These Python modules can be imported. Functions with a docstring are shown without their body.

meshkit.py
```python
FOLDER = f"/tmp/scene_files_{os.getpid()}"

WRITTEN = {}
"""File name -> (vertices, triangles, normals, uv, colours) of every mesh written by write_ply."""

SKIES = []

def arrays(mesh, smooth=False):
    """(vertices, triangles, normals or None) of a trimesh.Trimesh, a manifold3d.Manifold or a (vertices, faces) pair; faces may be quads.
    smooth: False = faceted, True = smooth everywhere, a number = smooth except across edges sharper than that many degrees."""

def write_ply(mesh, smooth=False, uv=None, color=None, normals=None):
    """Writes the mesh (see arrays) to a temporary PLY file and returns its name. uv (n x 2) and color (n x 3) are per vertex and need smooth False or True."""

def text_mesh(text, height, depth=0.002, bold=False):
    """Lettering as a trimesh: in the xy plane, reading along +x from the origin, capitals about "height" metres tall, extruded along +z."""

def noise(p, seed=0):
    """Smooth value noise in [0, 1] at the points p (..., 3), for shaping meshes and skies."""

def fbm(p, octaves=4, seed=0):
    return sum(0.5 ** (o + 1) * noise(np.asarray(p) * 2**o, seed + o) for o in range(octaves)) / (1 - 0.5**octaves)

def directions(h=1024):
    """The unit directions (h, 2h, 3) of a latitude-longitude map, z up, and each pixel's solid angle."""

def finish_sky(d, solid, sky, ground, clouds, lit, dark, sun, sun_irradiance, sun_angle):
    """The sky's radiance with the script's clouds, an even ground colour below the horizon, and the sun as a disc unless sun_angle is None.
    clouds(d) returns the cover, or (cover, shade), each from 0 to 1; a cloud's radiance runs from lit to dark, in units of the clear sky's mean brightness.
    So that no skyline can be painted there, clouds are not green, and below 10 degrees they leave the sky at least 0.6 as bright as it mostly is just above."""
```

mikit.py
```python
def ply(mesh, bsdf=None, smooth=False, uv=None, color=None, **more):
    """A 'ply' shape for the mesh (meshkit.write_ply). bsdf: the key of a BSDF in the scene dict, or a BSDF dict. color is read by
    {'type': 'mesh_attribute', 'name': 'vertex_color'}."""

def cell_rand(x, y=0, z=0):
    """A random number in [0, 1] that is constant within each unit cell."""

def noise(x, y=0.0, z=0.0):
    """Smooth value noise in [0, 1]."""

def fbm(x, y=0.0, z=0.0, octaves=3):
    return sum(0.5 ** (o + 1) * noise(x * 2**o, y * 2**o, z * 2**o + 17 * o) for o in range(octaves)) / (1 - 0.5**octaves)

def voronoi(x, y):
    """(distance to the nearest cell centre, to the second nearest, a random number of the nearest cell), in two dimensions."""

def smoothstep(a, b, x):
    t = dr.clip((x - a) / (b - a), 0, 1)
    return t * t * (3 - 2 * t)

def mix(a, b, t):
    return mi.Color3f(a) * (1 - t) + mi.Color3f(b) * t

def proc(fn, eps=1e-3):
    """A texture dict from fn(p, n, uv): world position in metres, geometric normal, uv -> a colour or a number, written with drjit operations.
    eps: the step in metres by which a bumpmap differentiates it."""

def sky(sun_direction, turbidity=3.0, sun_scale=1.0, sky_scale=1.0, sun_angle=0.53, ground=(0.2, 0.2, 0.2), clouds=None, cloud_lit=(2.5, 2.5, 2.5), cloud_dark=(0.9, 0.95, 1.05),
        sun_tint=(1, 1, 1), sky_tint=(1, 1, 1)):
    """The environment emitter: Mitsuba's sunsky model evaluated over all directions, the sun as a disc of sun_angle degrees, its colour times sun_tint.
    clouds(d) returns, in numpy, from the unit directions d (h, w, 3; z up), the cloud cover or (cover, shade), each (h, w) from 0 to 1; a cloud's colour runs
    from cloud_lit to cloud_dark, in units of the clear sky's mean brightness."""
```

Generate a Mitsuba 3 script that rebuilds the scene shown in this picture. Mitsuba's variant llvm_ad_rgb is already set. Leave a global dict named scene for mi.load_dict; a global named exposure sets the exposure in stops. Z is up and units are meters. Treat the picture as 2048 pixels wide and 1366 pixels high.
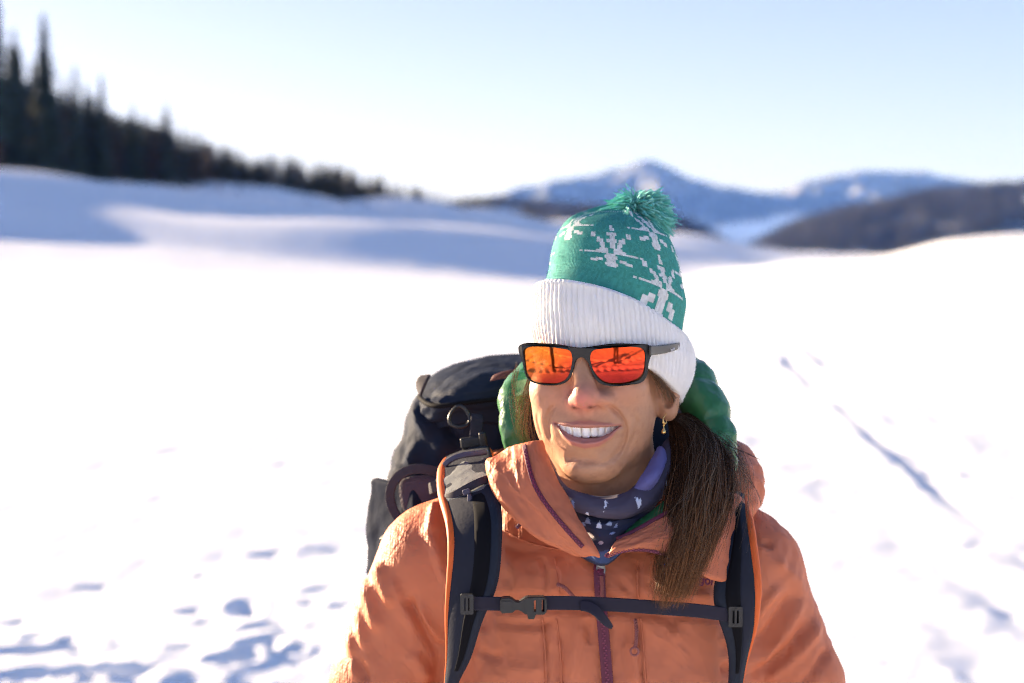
import math, random
import numpy as np, trimesh, manifold3d as m3
import drjit as dr, mitsuba as mi, mikit
from meshkit import noise as vnoise, fbm as vfbm
from scipy.spatial import cKDTree
from scipy.interpolate import make_interp_spline, CubicSpline

T = mi.ScalarTransform4f
scene, labels = {'type': 'scene'}, {}
random.seed(7)
rng = np.random.default_rng(7)

# ---------------------------------------------------------------- camera, sky, exposure
FPX = 2844.0                       # focal length in pixels of the 2048 px wide photograph
PITCH = math.atan2(183.0, FPX)
CAM = np.array([0.0, 0.0, 1.65])
FW = np.array([0.0, math.cos(PITCH), -math.sin(PITCH)])
UPV = np.array([0.0, math.sin(PITCH), math.cos(PITCH)])
RT = np.array([1.0, 0.0, 0.0])
scene['camera'] = {'type': 'thinlens', 'fov': math.degrees(2 * math.atan(1024 / FPX)), 'fov_axis': 'x',
                   'to_world': T().look_at(origin=CAM.tolist(), target=(CAM + FW).tolist(), up=[0, 0, 1]),
                   'aperture_radius': 0.0066, 'focus_distance': 1.405, 'near_clip': 0.05, 'far_clip': 40000.0}
SUN_EL, SUN_AZ = math.radians(12.0), math.radians(54.0)
SUN = np.array([-math.sin(SUN_AZ) * math.cos(SUN_EL), math.cos(SUN_AZ) * math.cos(SUN_EL), math.sin(SUN_EL)])
scene['sky_light'] = mikit.sky(SUN.tolist(), turbidity=2.0, sun_tint=(0.80, 0.99, 1.75), sun_scale=3.9, sky_scale=1.15, sky_tint=(1.05, 0.925, 1.24), ground=(0.75, 0.75, 0.75))
exposure = 2.68

# ---------------------------------------------------------------- helpers
def P(px, py, y):
    """The point at distance y in front of the camera that the photograph shows at pixel (px, py)."""
    px, py, y = np.broadcast_arrays(np.asarray(px, float), np.asarray(py, float), np.asarray(y, float))
    d = FW + ((px - 1024) / FPX)[..., None] * RT + ((683 - py) / FPX)[..., None] * UPV
    return CAM + d * (y / d[..., 1])[..., None]


def PX(p):
    """pixel of a point"""
    q = np.asarray(p, float) - CAM
    w = q @ FW
    return 1024 + FPX * (q @ RT) / w, 683 - FPX * (q @ UPV) / w


def on_ground(px, py, z=0.0):
    d = FW + (px - 1024) / FPX * RT + (683 - py) / FPX * UPV
    return CAM + d * ((z - CAM[2]) / d[2])


def sstep(a, b, x):
    t = np.clip((np.asarray(x, float) - a) / (b - a), 0, 1)
    return t * t * (3 - 2 * t)


def fb(p, octaves=3, seed=0):
    """noise about zero, in [-1, 1]"""
    return 2 * vfbm(p, octaves, seed) - 1


def rgb(*c):
    return {'type': 'rgb', 'value': list(c)}


def sr(r, g, b):
    """linear reflectance from an 8-bit sRGB colour"""
    c = np.array([r, g, b]) / 255.0
    return np.where(c < 0.04045, c / 12.92, ((c + 0.055) / 1.055) ** 2.4)


def mat(name, color, rough=0.6, proc=None, bump=None, bump_scale=1.0, two=True, eps=1e-3, **more):
    """A named material of the scene; proc = colour function, bump = height function in metres."""
    base = mikit.proc(proc) if proc is not None else (color if isinstance(color, dict) else rgb(*color))
    b = {'type': 'principled', 'base_color': base, 'roughness': rough, 'specular': more.pop('specular', 0.4), **more}
    if bump is not None:
        b = {'type': 'bumpmap', 'bsdf': b, 'tex': mikit.proc(bump, eps=eps), 'scale': bump_scale}
    scene[name] = {'type': 'twosided', 'bsdf': b} if two else b
    return name


VC = {'type': 'mesh_attribute', 'name': 'vertex_color'}


def put(key, mesh, bsdf, smooth=True, label=None, category=None, group=None, kind=None, **more):
    k = key
    n = 0
    while k in scene:
        n += 1
        k = f'{key}_{n:03d}'
    scene[k] = mikit.ply(mesh, bsdf, smooth=smooth, **more)
    d = {a: b for a, b in (('label', label), ('category', category), ('group', group), ('kind', kind)) if b}
    if d:
        labels[k] = d
    return k


def cat(ms):
    vs, fs, at = [], [], 0
    for v, f in ms:
        v, f = np.asarray(v, float), np.asarray(f, int)
        if f.shape[1] == 4:
            f = np.vstack([f[:, [0, 1, 2]], f[:, [0, 2, 3]]])
        vs.append(v)
        fs.append(f + at)
        at += len(v)
    return np.vstack(vs), np.vstack(fs)


def grid_faces(n, m, wrap_m=False, wrap_n=False):
    i, j = np.meshgrid(np.arange(n - (not wrap_n)), np.arange(m - (not wrap_m)), indexing='ij')
    i2, j2 = (i + 1) % n, (j + 1) % m
    return np.stack([i * m + j, i * m + j2, i2 * m + j2, i2 * m + j], -1).reshape(-1, 4)


def spl(pts, n, closed=False, k=3, t=None):
    """n points on a smooth curve through pts"""
    pts = np.asarray(pts, float)
    if closed:
        pts = np.vstack([pts, pts[:1]])
    L = np.r_[0, np.cumsum(np.maximum(np.linalg.norm(np.diff(pts[:, :min(3, pts.shape[1])], axis=0), axis=1), 1e-9))]
    L /= L[-1]
    u = np.linspace(0, 1, n, endpoint=not closed) if t is None else np.asarray(t)
    if closed:
        return CubicSpline(L, pts, bc_type='periodic')(u)
    return make_interp_spline(L, pts, k=min(k, len(pts) - 1))(u)


def frames(p, up=None):
    t = np.gradient(p, axis=0)
    t /= np.linalg.norm(t, axis=1, keepdims=True) + 1e-12
    if up is not None:
        a = np.broadcast_to(np.asarray(up, float), p.shape)
        b = np.cross(t, a)
        b /= np.linalg.norm(b, axis=1, keepdims=True) + 1e-12
        return t, np.cross(b, t), b
    a = np.zeros_like(p)
    x = np.cross(t[0], [0.3, 0.5, 0.81])
    for i in range(len(p)):
        x = x - t[i] * (x @ t[i])
        x /= np.linalg.norm(x) + 1e-12
        a[i] = x
    return t, a, np.cross(t, a)


def tube(p, r, sides=8, closed=False, up=None, ry=None, caps=True):
    p = np.asarray(p, float)
    t, a, b = frames(p, up)
    if closed:
        t = np.roll(p, -1, 0) - np.roll(p, 1, 0)
        t /= np.linalg.norm(t, axis=1, keepdims=True)
        if up is None:
            up = np.linalg.svd(p - p.mean(0))[2][2]
        a = np.broadcast_to(np.asarray(up, float), p.shape)
        b = np.cross(t, a)
        b /= np.linalg.norm(b, axis=1, keepdims=True)
        a = np.cross(b, t)
    ang = np.arange(sides) * 2 * np.pi / sides
    r = np.broadcast_to(np.asarray(r, float), (len(p),))
    ry = r if ry is None else np.broadcast_to(np.asarray(ry, float), (len(p),))
    v = p[:, None] + (r[:, None] * np.cos(ang))[..., None] * a[:, None] + (ry[:, None] * np.sin(ang))[..., None] * b[:, None]
    f = grid_faces(len(p), sides, True, closed)
    v = v.reshape(-1, 3)
    f = np.vstack([f[:, [0, 1, 2]], f[:, [0, 2, 3]]])
    if caps and not closed:
        n = len(v)
        v = np.vstack([v, p[:1], p[-1:]])
        j = np.arange(sides)
        k = (len(p) - 1) * sides
        f = np.vstack([f, np.stack([j * 0 + n, (j + 1) % sides, j], 1), np.stack([j * 0 + n + 1, k + j, k + (j + 1) % sides], 1)])
    return v, f


def ribbon(p, width, thick, normal, sides=10, power=0.35):
    """A flat band along p: rounded-rectangle section, its flat side towards `normal` (per point or one)."""
    p = np.asarray(p, float)
    t, a, b = frames(p, normal)
    ang = np.arange(sides * 2) * np.pi / sides
    c, s = np.cos(ang), np.sin(ang)
    cx, sy = np.sign(c) * np.abs(c) ** power, np.sign(s) * np.abs(s) ** power
    w = np.broadcast_to(np.asarray(width, float), (len(p),)) / 2
    h = np.broadcast_to(np.asarray(thick, float), (len(p),)) / 2
    v = (p[:, None] + (h[:, None] * sy)[..., None] * a[:, None] + (w[:, None] * cx)[..., None] * b[:, None]).reshape(-1, 3)
    m = sides * 2
    f = grid_faces(len(p), m, True)
    f = np.vstack([f[:, [0, 1, 2]], f[:, [0, 2, 3]]])
    n = len(v)
    v = np.vstack([v, p[:1], p[-1:]])
    j = np.arange(m)
    k = (len(p) - 1) * m
    return v, np.vstack([f, np.stack([j * 0 + n, (j + 1) % m, j], 1), np.stack([j * 0 + n + 1, k + j, k + (j + 1) % m], 1)])


def surf(ctrl, n, m, wrap=False):
    """Smooth n x m surface through a net of control points (rows, columns, 3)."""
    c = np.asarray(ctrl, float)

    def along(c, k, n, closed=False):
        c = np.moveaxis(c, k, 0)
        if closed:
            c = np.concatenate([c, c[:1]])
        u = np.arange(len(c)) / (len(c) - 1.0)
        x = np.linspace(0, 1, n, endpoint=not closed)
        s = CubicSpline(u, c, bc_type='periodic') if closed else make_interp_spline(u, c, k=min(3, len(c) - 1))
        return np.moveaxis(s(x), 0, k)

    return along(along(c, 0, n), 1, m, wrap)


def gnormals(g, wrap=False):
    du = np.gradient(g, axis=0)
    dv = (np.roll(g, -1, 1) - np.roll(g, 1, 1)) if wrap else np.gradient(g, axis=1)
    n = np.cross(du, dv)
    return n / (np.linalg.norm(n, axis=-1, keepdims=True) + 1e-12)


def slab(g, thick, wrap=False, rim=4, disp=None):
    """Closed, rounded-edged sheet from a point grid g (n, m, 3): outer side along the grid normal."""
    n, m = g.shape[:2]
    nn = gnormals(g, wrap)
    if disp is not None:
        g = g + nn * disp[..., None]
    th = np.broadcast_to(np.asarray(thick, float), (n, m)).copy()
    prof = np.ones((n, m))
    e = np.sqrt(1 - (1 - np.clip(np.arange(rim + 1) / rim, 0, 1)) ** 2)
    for i in range(rim):
        prof[i] *= e[i]
        prof[-1 - i] *= e[i]
        if not wrap:
            prof[:, i] *= e[i]
            prof[:, -1 - i] *= e[i]
    h = (th * prof * 0.5)[..., None]
    a, b = g + nn * h, g - nn * h
    v = np.vstack([a.reshape(-1, 3), b.reshape(-1, 3)])
    f = grid_faces(n, m, wrap)
    k = n * m
    F = np.vstack([f[:, ::-1], f + k])
    return v, np.vstack([F[:, [0, 1, 2]], F[:, [0, 2, 3]]])


def surface_nets(F, lo, h):
    """Naive surface nets of the sampled field F (negative inside)."""
    s = F < 0
    nx, ny, nz = F.shape
    c = sum(s[i:nx - 1 + i, j:ny - 1 + j, k:nz - 1 + k].astype(np.int8) for i in (0, 1) for j in (0, 1) for k in (0, 1))
    I = np.argwhere((c > 0) & (c < 8))
    idx = -np.ones((nx - 1, ny - 1, nz - 1), np.int64)
    idx[tuple(I.T)] = np.arange(len(I))
    acc, cnt = np.zeros((len(I), 3)), np.zeros(len(I))
    corner = [(i, j, k) for i in (0, 1) for j in (0, 1) for k in (0, 1)]
    val = {q: F[I[:, 0] + q[0], I[:, 1] + q[1], I[:, 2] + q[2]] for q in corner}
    for q in corner:
        for ax in range(3):
            if q[ax] == 0:
                r = tuple(q[i] + (i == ax) for i in range(3))
                a, b = val[q], val[r]
                x = (a < 0) != (b < 0)
                t = np.where(x, a / np.where(x, a - b, 1), 0)
                p = np.array(q, float)[None] + t[:, None] * (np.arange(3) == ax)
                acc[x] += p[x]
                cnt[x] += 1
    v = lo + h * (I + acc / cnt[:, None])
    quads = []
    for ax in range(3):
        u, w = (ax + 1) % 3, (ax + 2) % 3
        a = [slice(None)] * 3
        b = [slice(None)] * 3
        a[ax], b[ax] = slice(0, -1), slice(1, None)
        A, B = s[tuple(a)], s[tuple(b)]
        X = np.argwhere(A != B)
        X = X[(X[:, u] > 0) & (X[:, w] > 0) & (X[:, u] < F.shape[u] - 1) & (X[:, w] < F.shape[w] - 1)]
        inside = A[tuple(X.T)]
        eu, ew = np.eye(3, dtype=int)[u], np.eye(3, dtype=int)[w]
        q = np.stack([idx[tuple((X - eu - ew).T)], idx[tuple((X - ew).T)], idx[tuple(X.T)], idx[tuple((X - eu).T)]], 1)
        q = np.where(inside[:, None], q, q[:, ::-1])
        quads.append(q)
    q = np.vstack(quads)
    q = q[(q >= 0).all(1)]
    return v, np.vstack([q[:, [0, 1, 2]], q[:, [0, 2, 3]]])


def sample(fn, lo, hi, h):
    """fn on a grid, slab by slab"""
    lo, hi = np.asarray(lo, float), np.asarray(hi, float)
    n = np.ceil((hi - lo) / h).astype(int) + 1
    ax = [lo[i] + h * np.arange(n[i]) for i in range(3)]
    out = np.empty(n, np.float32)
    step = max(1, int(400000 / (n[1] * n[2])))
    for i in range(0, n[0], step):
        X, Y, Z = np.meshgrid(ax[0][i:i + step], ax[1], ax[2], indexing='ij')
        out[i:i + step] = fn(X, Y, Z)
    return out


def smin(a, b, k):
    h = np.clip(0.5 + 0.5 * (b - a) / k, 0, 1)
    return b + (a - b) * h - k * h * (1 - h)


def smax(a, b, k):
    return -smin(-a, -b, k)


def ell(X, Y, Z, c, r):
    a, b, d = (X - c[0]) / r[0], (Y - c[1]) / r[1], (Z - c[2]) / r[2]
    k0 = np.sqrt(a * a + b * b + d * d)
    k1 = np.sqrt((a / r[0]) ** 2 + (b / r[1]) ** 2 + (d / r[2]) ** 2) + 1e-9
    return k0 * (k0 - 1) / k1


def cone(X, Y, Z, a, b, ra, rb):
    """tapered capsule"""
    a, b = np.asarray(a, float), np.asarray(b, float)
    d = b - a
    t = np.clip(((X - a[0]) * d[0] + (Y - a[1]) * d[1] + (Z - a[2]) * d[2]) / (d @ d), 0, 1)
    q = np.sqrt((X - a[0] - t * d[0]) ** 2 + (Y - a[1] - t * d[1]) ** 2 + (Z - a[2] - t * d[2]) ** 2)
    return q - (ra + (rb - ra) * t)


def line2(x, z, pts, n=None):
    """distance of 2-D points to a polyline and the place along it (0..1)"""
    pts = np.asarray(pts, float)
    best, where = np.full(np.shape(x), 1e9), np.zeros(np.shape(x))
    L = np.r_[0, np.cumsum(np.linalg.norm(np.diff(pts, axis=0), axis=1))]
    for i in range(len(pts) - 1):
        a, d = pts[i], pts[i + 1] - pts[i]
        t = np.clip(((x - a[0]) * d[0] + (z - a[1]) * d[1]) / (d @ d + 1e-12), 0, 1)
        q = np.hypot(x - a[0] - t * d[0], z - a[1] - t * d[1])
        w = q < best
        best = np.where(w, q, best)
        where = np.where(w, (L[i] + t * (L[i + 1] - L[i])) / L[-1], where)
    return best, where
# ---------------------------------------------------------------- the setting: snow, slope, hills, mountains
CREST_PX = np.array([[-400, 462], [-100, 474], [0, 480], [300, 498], [600, 525], [900, 552], [1100, 570], [1300, 578], [1400, 572], [1480, 545], [1540, 524], [1800, 512], [1860, 482], [2048, 466], [2300, 455], [2700, 445]], float)
CREST_X = (np.linspace(-500, 2700, 161) - 1024) * 70 / FPX
CREST_Z = 1.65 - (np.convolve(np.pad(np.interp(np.linspace(-500, 2700, 161), *CREST_PX.T), 3, 'edge'), np.ones(7) / 7, 'valid') - 500) * 70 / FPX
RIDGE = np.array([[-150, -250, 9.0], [-118, -60, 10.5], [-92, 90, 11.2], [-68, 190, 12.2], [-54, 260, 12.6], [-37, 350, 11.6], [-20, 450, 10.2], [16, 600, 7.6], [70, 800, 4.0], [140, 1000, 0.0], [300, 1500, -4.0], [600, 3200, -4.0]], float)


TRAIL = [[(1470, 640), (1560, 705), (1640, 770), (1720, 838), (1790, 895), (1862, 950), (1950, 1022), (2048, 1094), (2160, 1180)], [(1500, 610), (1600, 690), (1700, 765), (1800, 850), (1900, 925), (2000, 1000), (2120, 1090)]]
TRACKS = [[(7, -4.6), (3.4, -3.3), (1.3, -2.55), (-.6, -2.2), (-2.4, -1.35), (-4.5, -.2), (-7, 1.2)], [(8, -6.5), (4, -4.0), (1.0, -3.2), (-1.5, -3.0), (-4, -2.6), (-8, -2.4)], [(5, -1.6), (2.2, -1.9), (.9, -2.0), (-.8, -1.7), (-2.2, -.9), (-3.4, .3)]]


def ground(x, y, detail=True):
    x, y = np.asarray(x, float), np.asarray(y, float)
    r = np.clip(y, 12, None)
    zc = np.interp(x * 70 / r, CREST_X, CREST_Z)
    near = zc * (np.clip(y, 0, 70) / 70) ** 3
    # the tree-lined ridge on the left
    rx = np.interp(y, RIDGE[:, 1], RIDGE[:, 0])
    rz = np.interp(y, RIDGE[:, 1], RIDGE[:, 2])
    d = (x - rx) * 0.97
    d = d + 5 * fb(np.stack([x * 0.02, y * 0.02, 0 * x], -1), 2, 3)
    q_ = d / (132 + 12 * sstep(160, 320, y))
    slope = np.where(d > 0, rz - (rz + 3.0) * (.7 * np.clip(q_, 0, 1) + .3 * sstep(0, 1, q_)), rz + 0.05 * -d)
    u_, w_ = x * .88 - y * .47, x * .47 + y * .88
    slope = slope + 1.5 * fb(np.stack([u_ * 0.008, w_ * 0.055, 0 * x], -1), 3, 5) * sstep(-10, 10, d)  # swells added along the path of the sun to streak the slope with light
    bn_ = fb(np.stack([x * .012, y * .012, 0 * x], -1), 2, 8)
    slope = slope + (.75 + .55 * sstep(120, 260, y)) * np.sin(2 * np.pi * (d + 10 * bn_ - 8) / 36.0) * sstep(14, 34, d) * sstep(112, 72, d) * (.75 + .5 * bn_)  # benches added to the slope so low sun leaves lit and shaded bands
    t = sstep(70, 84, y) * (1 - sstep(5.5, 12, x - 0.17 * y) * sstep(200, 100, y))
    # behind and beside the camera the near field runs on as an even snowfield
    z = near * (1 - t) + slope * t
    if detail:
        p = np.stack([x, y, 0 * x], -1)
        f = sstep(120, 20, y)
        for tr in TRACKS:                                         # trodden tracks past the camera
            q, w = line2(x, y, tr)
            z = z - 0.09 * np.exp(-(q / 0.13) ** 2) * (.65 + .35 * np.sin(w * 130)) + 0.03 * np.exp(-((q - .28) / .12) ** 2)
        for k, (tr, dep) in enumerate(zip(TRAIL, (.042, .015))):   # the trail running off to the right
            q, w = line2(x, y, [on_ground(a, b)[:2] for a, b in tr])
            wob = .5 + .9 * fb(np.stack([x * 1.7, y * .9, 0 * x + k], -1), 3, 19)
            z = z - dep * np.clip(wob, 0, 1) * np.exp(-((q - .06 * wob) / .075) ** 2) + .02 * np.clip(wob, 0, 1) * np.exp(-((q - .25) / .1) ** 2)
        z = z + f * (0.10 * fb(p * 0.11, 2, 11) + 0.030 * fb(p * np.array([0.8, 0.5, 1]), 3, 12) + .026 * fb(p * np.array([2.6, 1.4, 1]), 3, 13) * sstep(45, 12, y) * sstep(2, 5, np.hypot(x, y)))
    return z


def pit(x, y, z, px, py, w, l, ang, depth, rim=0.35):
    """a boot print or hollow with a raised rim, where the photograph has one"""
    c = on_ground(px, py)
    ca, sa = math.cos(ang), math.sin(ang)
    u, v = (x - c[0]) * ca + (y - c[1]) * sa, -(x - c[0]) * sa + (y - c[1]) * ca
    q = (u / w) ** 2 + (v / l) ** 2
    return z - depth * np.exp(-q ** 1.5 * 1.2) + rim * depth * np.exp(-(np.sqrt(q) - 1.5) ** 2 * 6)


PITS = []
for px, py, w, l, a, dd in [(490, 1215, .10, .20, .3, .13), (540, 1250, .16, .09, .2, .10), (520, 1290, .12, .16, -.4, .13), (470, 1320, .14, .10, .3, .11), (575, 1300, .10, .08, 0, .08), (60, 1300, .30, .10, .1, .14), (130, 1345, .38, .10, .05, .15), (230, 1348, .25, .09, 0, .13),
                          (190, 1172, .12, .06, 0, .06), (380, 1222, .12, .06, 0, .07), (420, 1242, .10, .05, 0, .05), (225, 1288, .09, .06, .3, .06), (540, 1108, .16, .10, .4, .09), (640, 1100, .3, .07, -.2, .06), (660, 1000, .15, .1, 0, .05), (690, 1135, .1, .12, .8, .05), (640, 1178, .1, .06, 0, .06), (615, 1202, .1, .06, 0, .06),
                          (75, 1272, .10, .06, 0, .07), (30, 1240, .10, .06, 0, .06), (140, 1275, .09, .09, 0, .06), (380, 1300, .12, .06, 0, .05), (260, 1275, .10, .06, 0, .05), (690, 1210, .1, .07, 0, .06),
                          (1575, 720, .14, .5, .1, .12), (1862, 948, .12, .30, .35, .26), (1960, 922, .12, .1, 0, .05), (1945, 1090, .1, .08, 0, .05), (2020, 1215, .12, .06, 0, .05)]:
    PITS.append((px, py, w * 0.66, l * 0.62, a, dd * 0.25))
_r = np.random.default_rng(21)
for k in range(30):
    px, py = _r.uniform(0, 640), 1366 - 230 * _r.uniform(0, 1) ** 1.6
    PITS.append((px, py, _r.uniform(.03, .09), _r.uniform(.03, .07), _r.uniform(-1, 1), _r.uniform(.003, .010)))
for k in range(40):
    px, py = _r.uniform(1650, 2060), _r.uniform(880, 1360)
    PITS.append((px, py, _r.uniform(.05, .14), _r.uniform(.04, .10), _r.uniform(-1, 1), _r.uniform(.002, .005)))


def snow_sheet():
    a1 = np.radians(np.linspace(-24, 24, 300))
    a2 = np.radians(np.linspace(24, 336, 230)[1:-1])
    ang = np.r_[a1, a2]
    r = np.r_[np.geomspace(0.3, 3, 40)[:-1], np.geomspace(3, 16, 230)[:-1], np.geomspace(16, 260, 150)[:-1], np.geomspace(260, 3300, 80)]
    R, A = np.meshgrid(r, ang, indexing='ij')
    x, y = R * np.sin(A), R * np.cos(A)
    z = ground(x, y)
    for q in PITS:
        c = on_ground(q[0], q[1])
        m = np.hypot(x - c[0], y - c[1]) < 4 * max(q[2], q[3])
        z[m] = pit(x[m], y[m], z[m], *q)
    # walked trench of scattered small prints behind the camera and to its right, seen only in the sunglasses
    v = np.stack([x, y, z], -1).reshape(-1, 3)
    v = np.vstack([v, [[0, 0, float(ground(0., 0.))]]])
    f = grid_faces(len(r), len(ang), True)
    f = np.vstack([f[:, [0, 2, 1]], f[:, [0, 3, 2]]])
    j = np.arange(len(ang))
    f = np.vstack([f, np.stack([j * 0 + len(v) - 1, (j + 1) % len(ang), j], 1)])
    return v, f


scene['m_snow'] = {'type': 'twosided', 'bsdf': {'type': 'diffuse', 'reflectance': rgb(0.84, 0.85, 0.86)}}
put('snow_field', snow_sheet(), 'm_snow', kind='structure')


def heightfield(az0, az1, d0, d1, na, nd, fn):
    az, d = np.linspace(az0, az1, na), np.linspace(d0, d1, nd)
    D, A = np.meshgrid(d, az, indexing='ij')
    x, y = D * (A - 1024) / FPX, D
    z = fn(A, D, x, y)
    f = grid_faces(nd, na)
    return np.stack([x, y, z], -1).reshape(-1, 3), np.vstack([f[:, [0, 2, 1]], f[:, [0, 3, 2]]])


MT = np.array([[-900, 505], [-600, 470], [300, 460], [700, 440], [940, 425], [985, 400], [1050, 378], [1130, 362], [1200, 345], [1262, 330], [1284, 320], [1310, 322], [1345, 338], [1385, 362], [1440, 378], [1500, 385], [1540, 392], [1572, 380], [1610, 362], [1660, 352], [1720, 345], [1800, 343], [1850, 344], [1880, 357], [1930, 362], [1980, 374], [2040, 388], [2150, 410], [2600, 430], [3200, 440], [4000, 505]], float)


def mountain(A, D, x, y):
    top = 1.65 + (500 - np.interp(A, MT[:, 0], MT[:, 1])) / FPX * 9000
    t = np.clip((D - 6900) / 2100, 0, 1)
    back = np.clip((D - 9000) / 2500, 0, 1)
    p = np.stack([x / 640, y / 760, 0 * x], -1)
    ridged = 1 - np.abs(fb(p, 4, 31)) * 1.8
    prof = (.25 * t + .75 * t * t) * (1 - back ** 1.3)
    z = -30 + (top + 30) * prof
    z = z + (ridged - 0.55) * 260 * np.clip(prof * (1 - prof) * 4, 0, 1) * np.clip(top / 300, 0.3, 1.2)
    z = z + 14 * fb(p * 5, 3, 33) * sstep(0.1, 0.5, prof)
    return z


def snowy(p, n, uv):
    z = p.z
    k = mikit.fbm(p.x / 160, p.y / 160, z / 90, octaves=4)
    steep = n.z
    forest = mikit.smoothstep(420, 130, z + 330 * (k - 0.5))
    rock = mikit.smoothstep(0.93, 0.76, steep + 0.35 * (k - 0.5)) * mikit.smoothstep(150, 300, z)
    glade = mikit.smoothstep(0.60, 0.66, mikit.fbm(p.x / 420, p.y / 700, 3.0, octaves=3))
    c = mikit.mix((0.90, 0.91, 0.93), (0.055, 0.065, 0.06), dr.clip(forest * (1 - glade) * 0.86 + rock * 0.85, 0, 1))
    return c


mat('m_mountain', (.5, .5, .5), 0.9, proc=snowy, specular=0.1)
put('mountain_range', heightfield(-900, 4000, 6900, 11500, 700, 130, mountain), 'm_mountain', kind='structure')

HR = np.array([[1480, 520], [1520, 500], [1560, 478], [1620, 458], [1680, 440], [1740, 428], [1800, 415], [1860, 406], [1930, 397], [2000, 391], [2100, 386], [2400, 370], [2900, 380], [3400, 425], [3900, 520]], float)
HL = np.array([[300, 470], [700, 440], [900, 428], [985, 415], [1050, 420], [1120, 428], [1200, 432], [1300, 440], [1370, 458], [1420, 482], [1470, 512], [1500, 528]], float)


def wooded_hill(prof, d0, d1):
    def fn(A, D, x, y):
        top = 1.65 + (506 - np.interp(A, prof[:, 0], prof[:, 1])) / FPX * d1
        t = np.clip((D - d0) / (d1 - d0), 0, 1)
        z = -7 + (top + 7) * np.sin(t * np.pi / 2) ** 1.2
        back = np.clip((D - d1) / 500, 0, 1)
        return z * (1 - back * 0.6) + 3 * fb(np.stack([x / 60, y / 60, 0 * x], -1), 3, 41)
    return fn


def under_wood(p, n, uv):
    k = mikit.fbm(p.x / 40, p.y / 40, 1.0, octaves=3)
    return mikit.mix((0.75, 0.77, 0.80), (0.07, 0.075, 0.09), mikit.smoothstep(0.30, 0.46, k))


mat('m_under_wood', (.3, .3, .3), 0.9, proc=under_wood, specular=0.1)
put('forest_hill', heightfield(1440, 3950, 1250, 2000, 320, 60, wooded_hill(HR, 1250, 1700)), 'm_under_wood', kind='structure')
put('valley_hill', heightfield(300, 1520, 1500, 2400, 200, 50, wooded_hill(HL, 1500, 2000)), 'm_under_wood', kind='structure')

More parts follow.
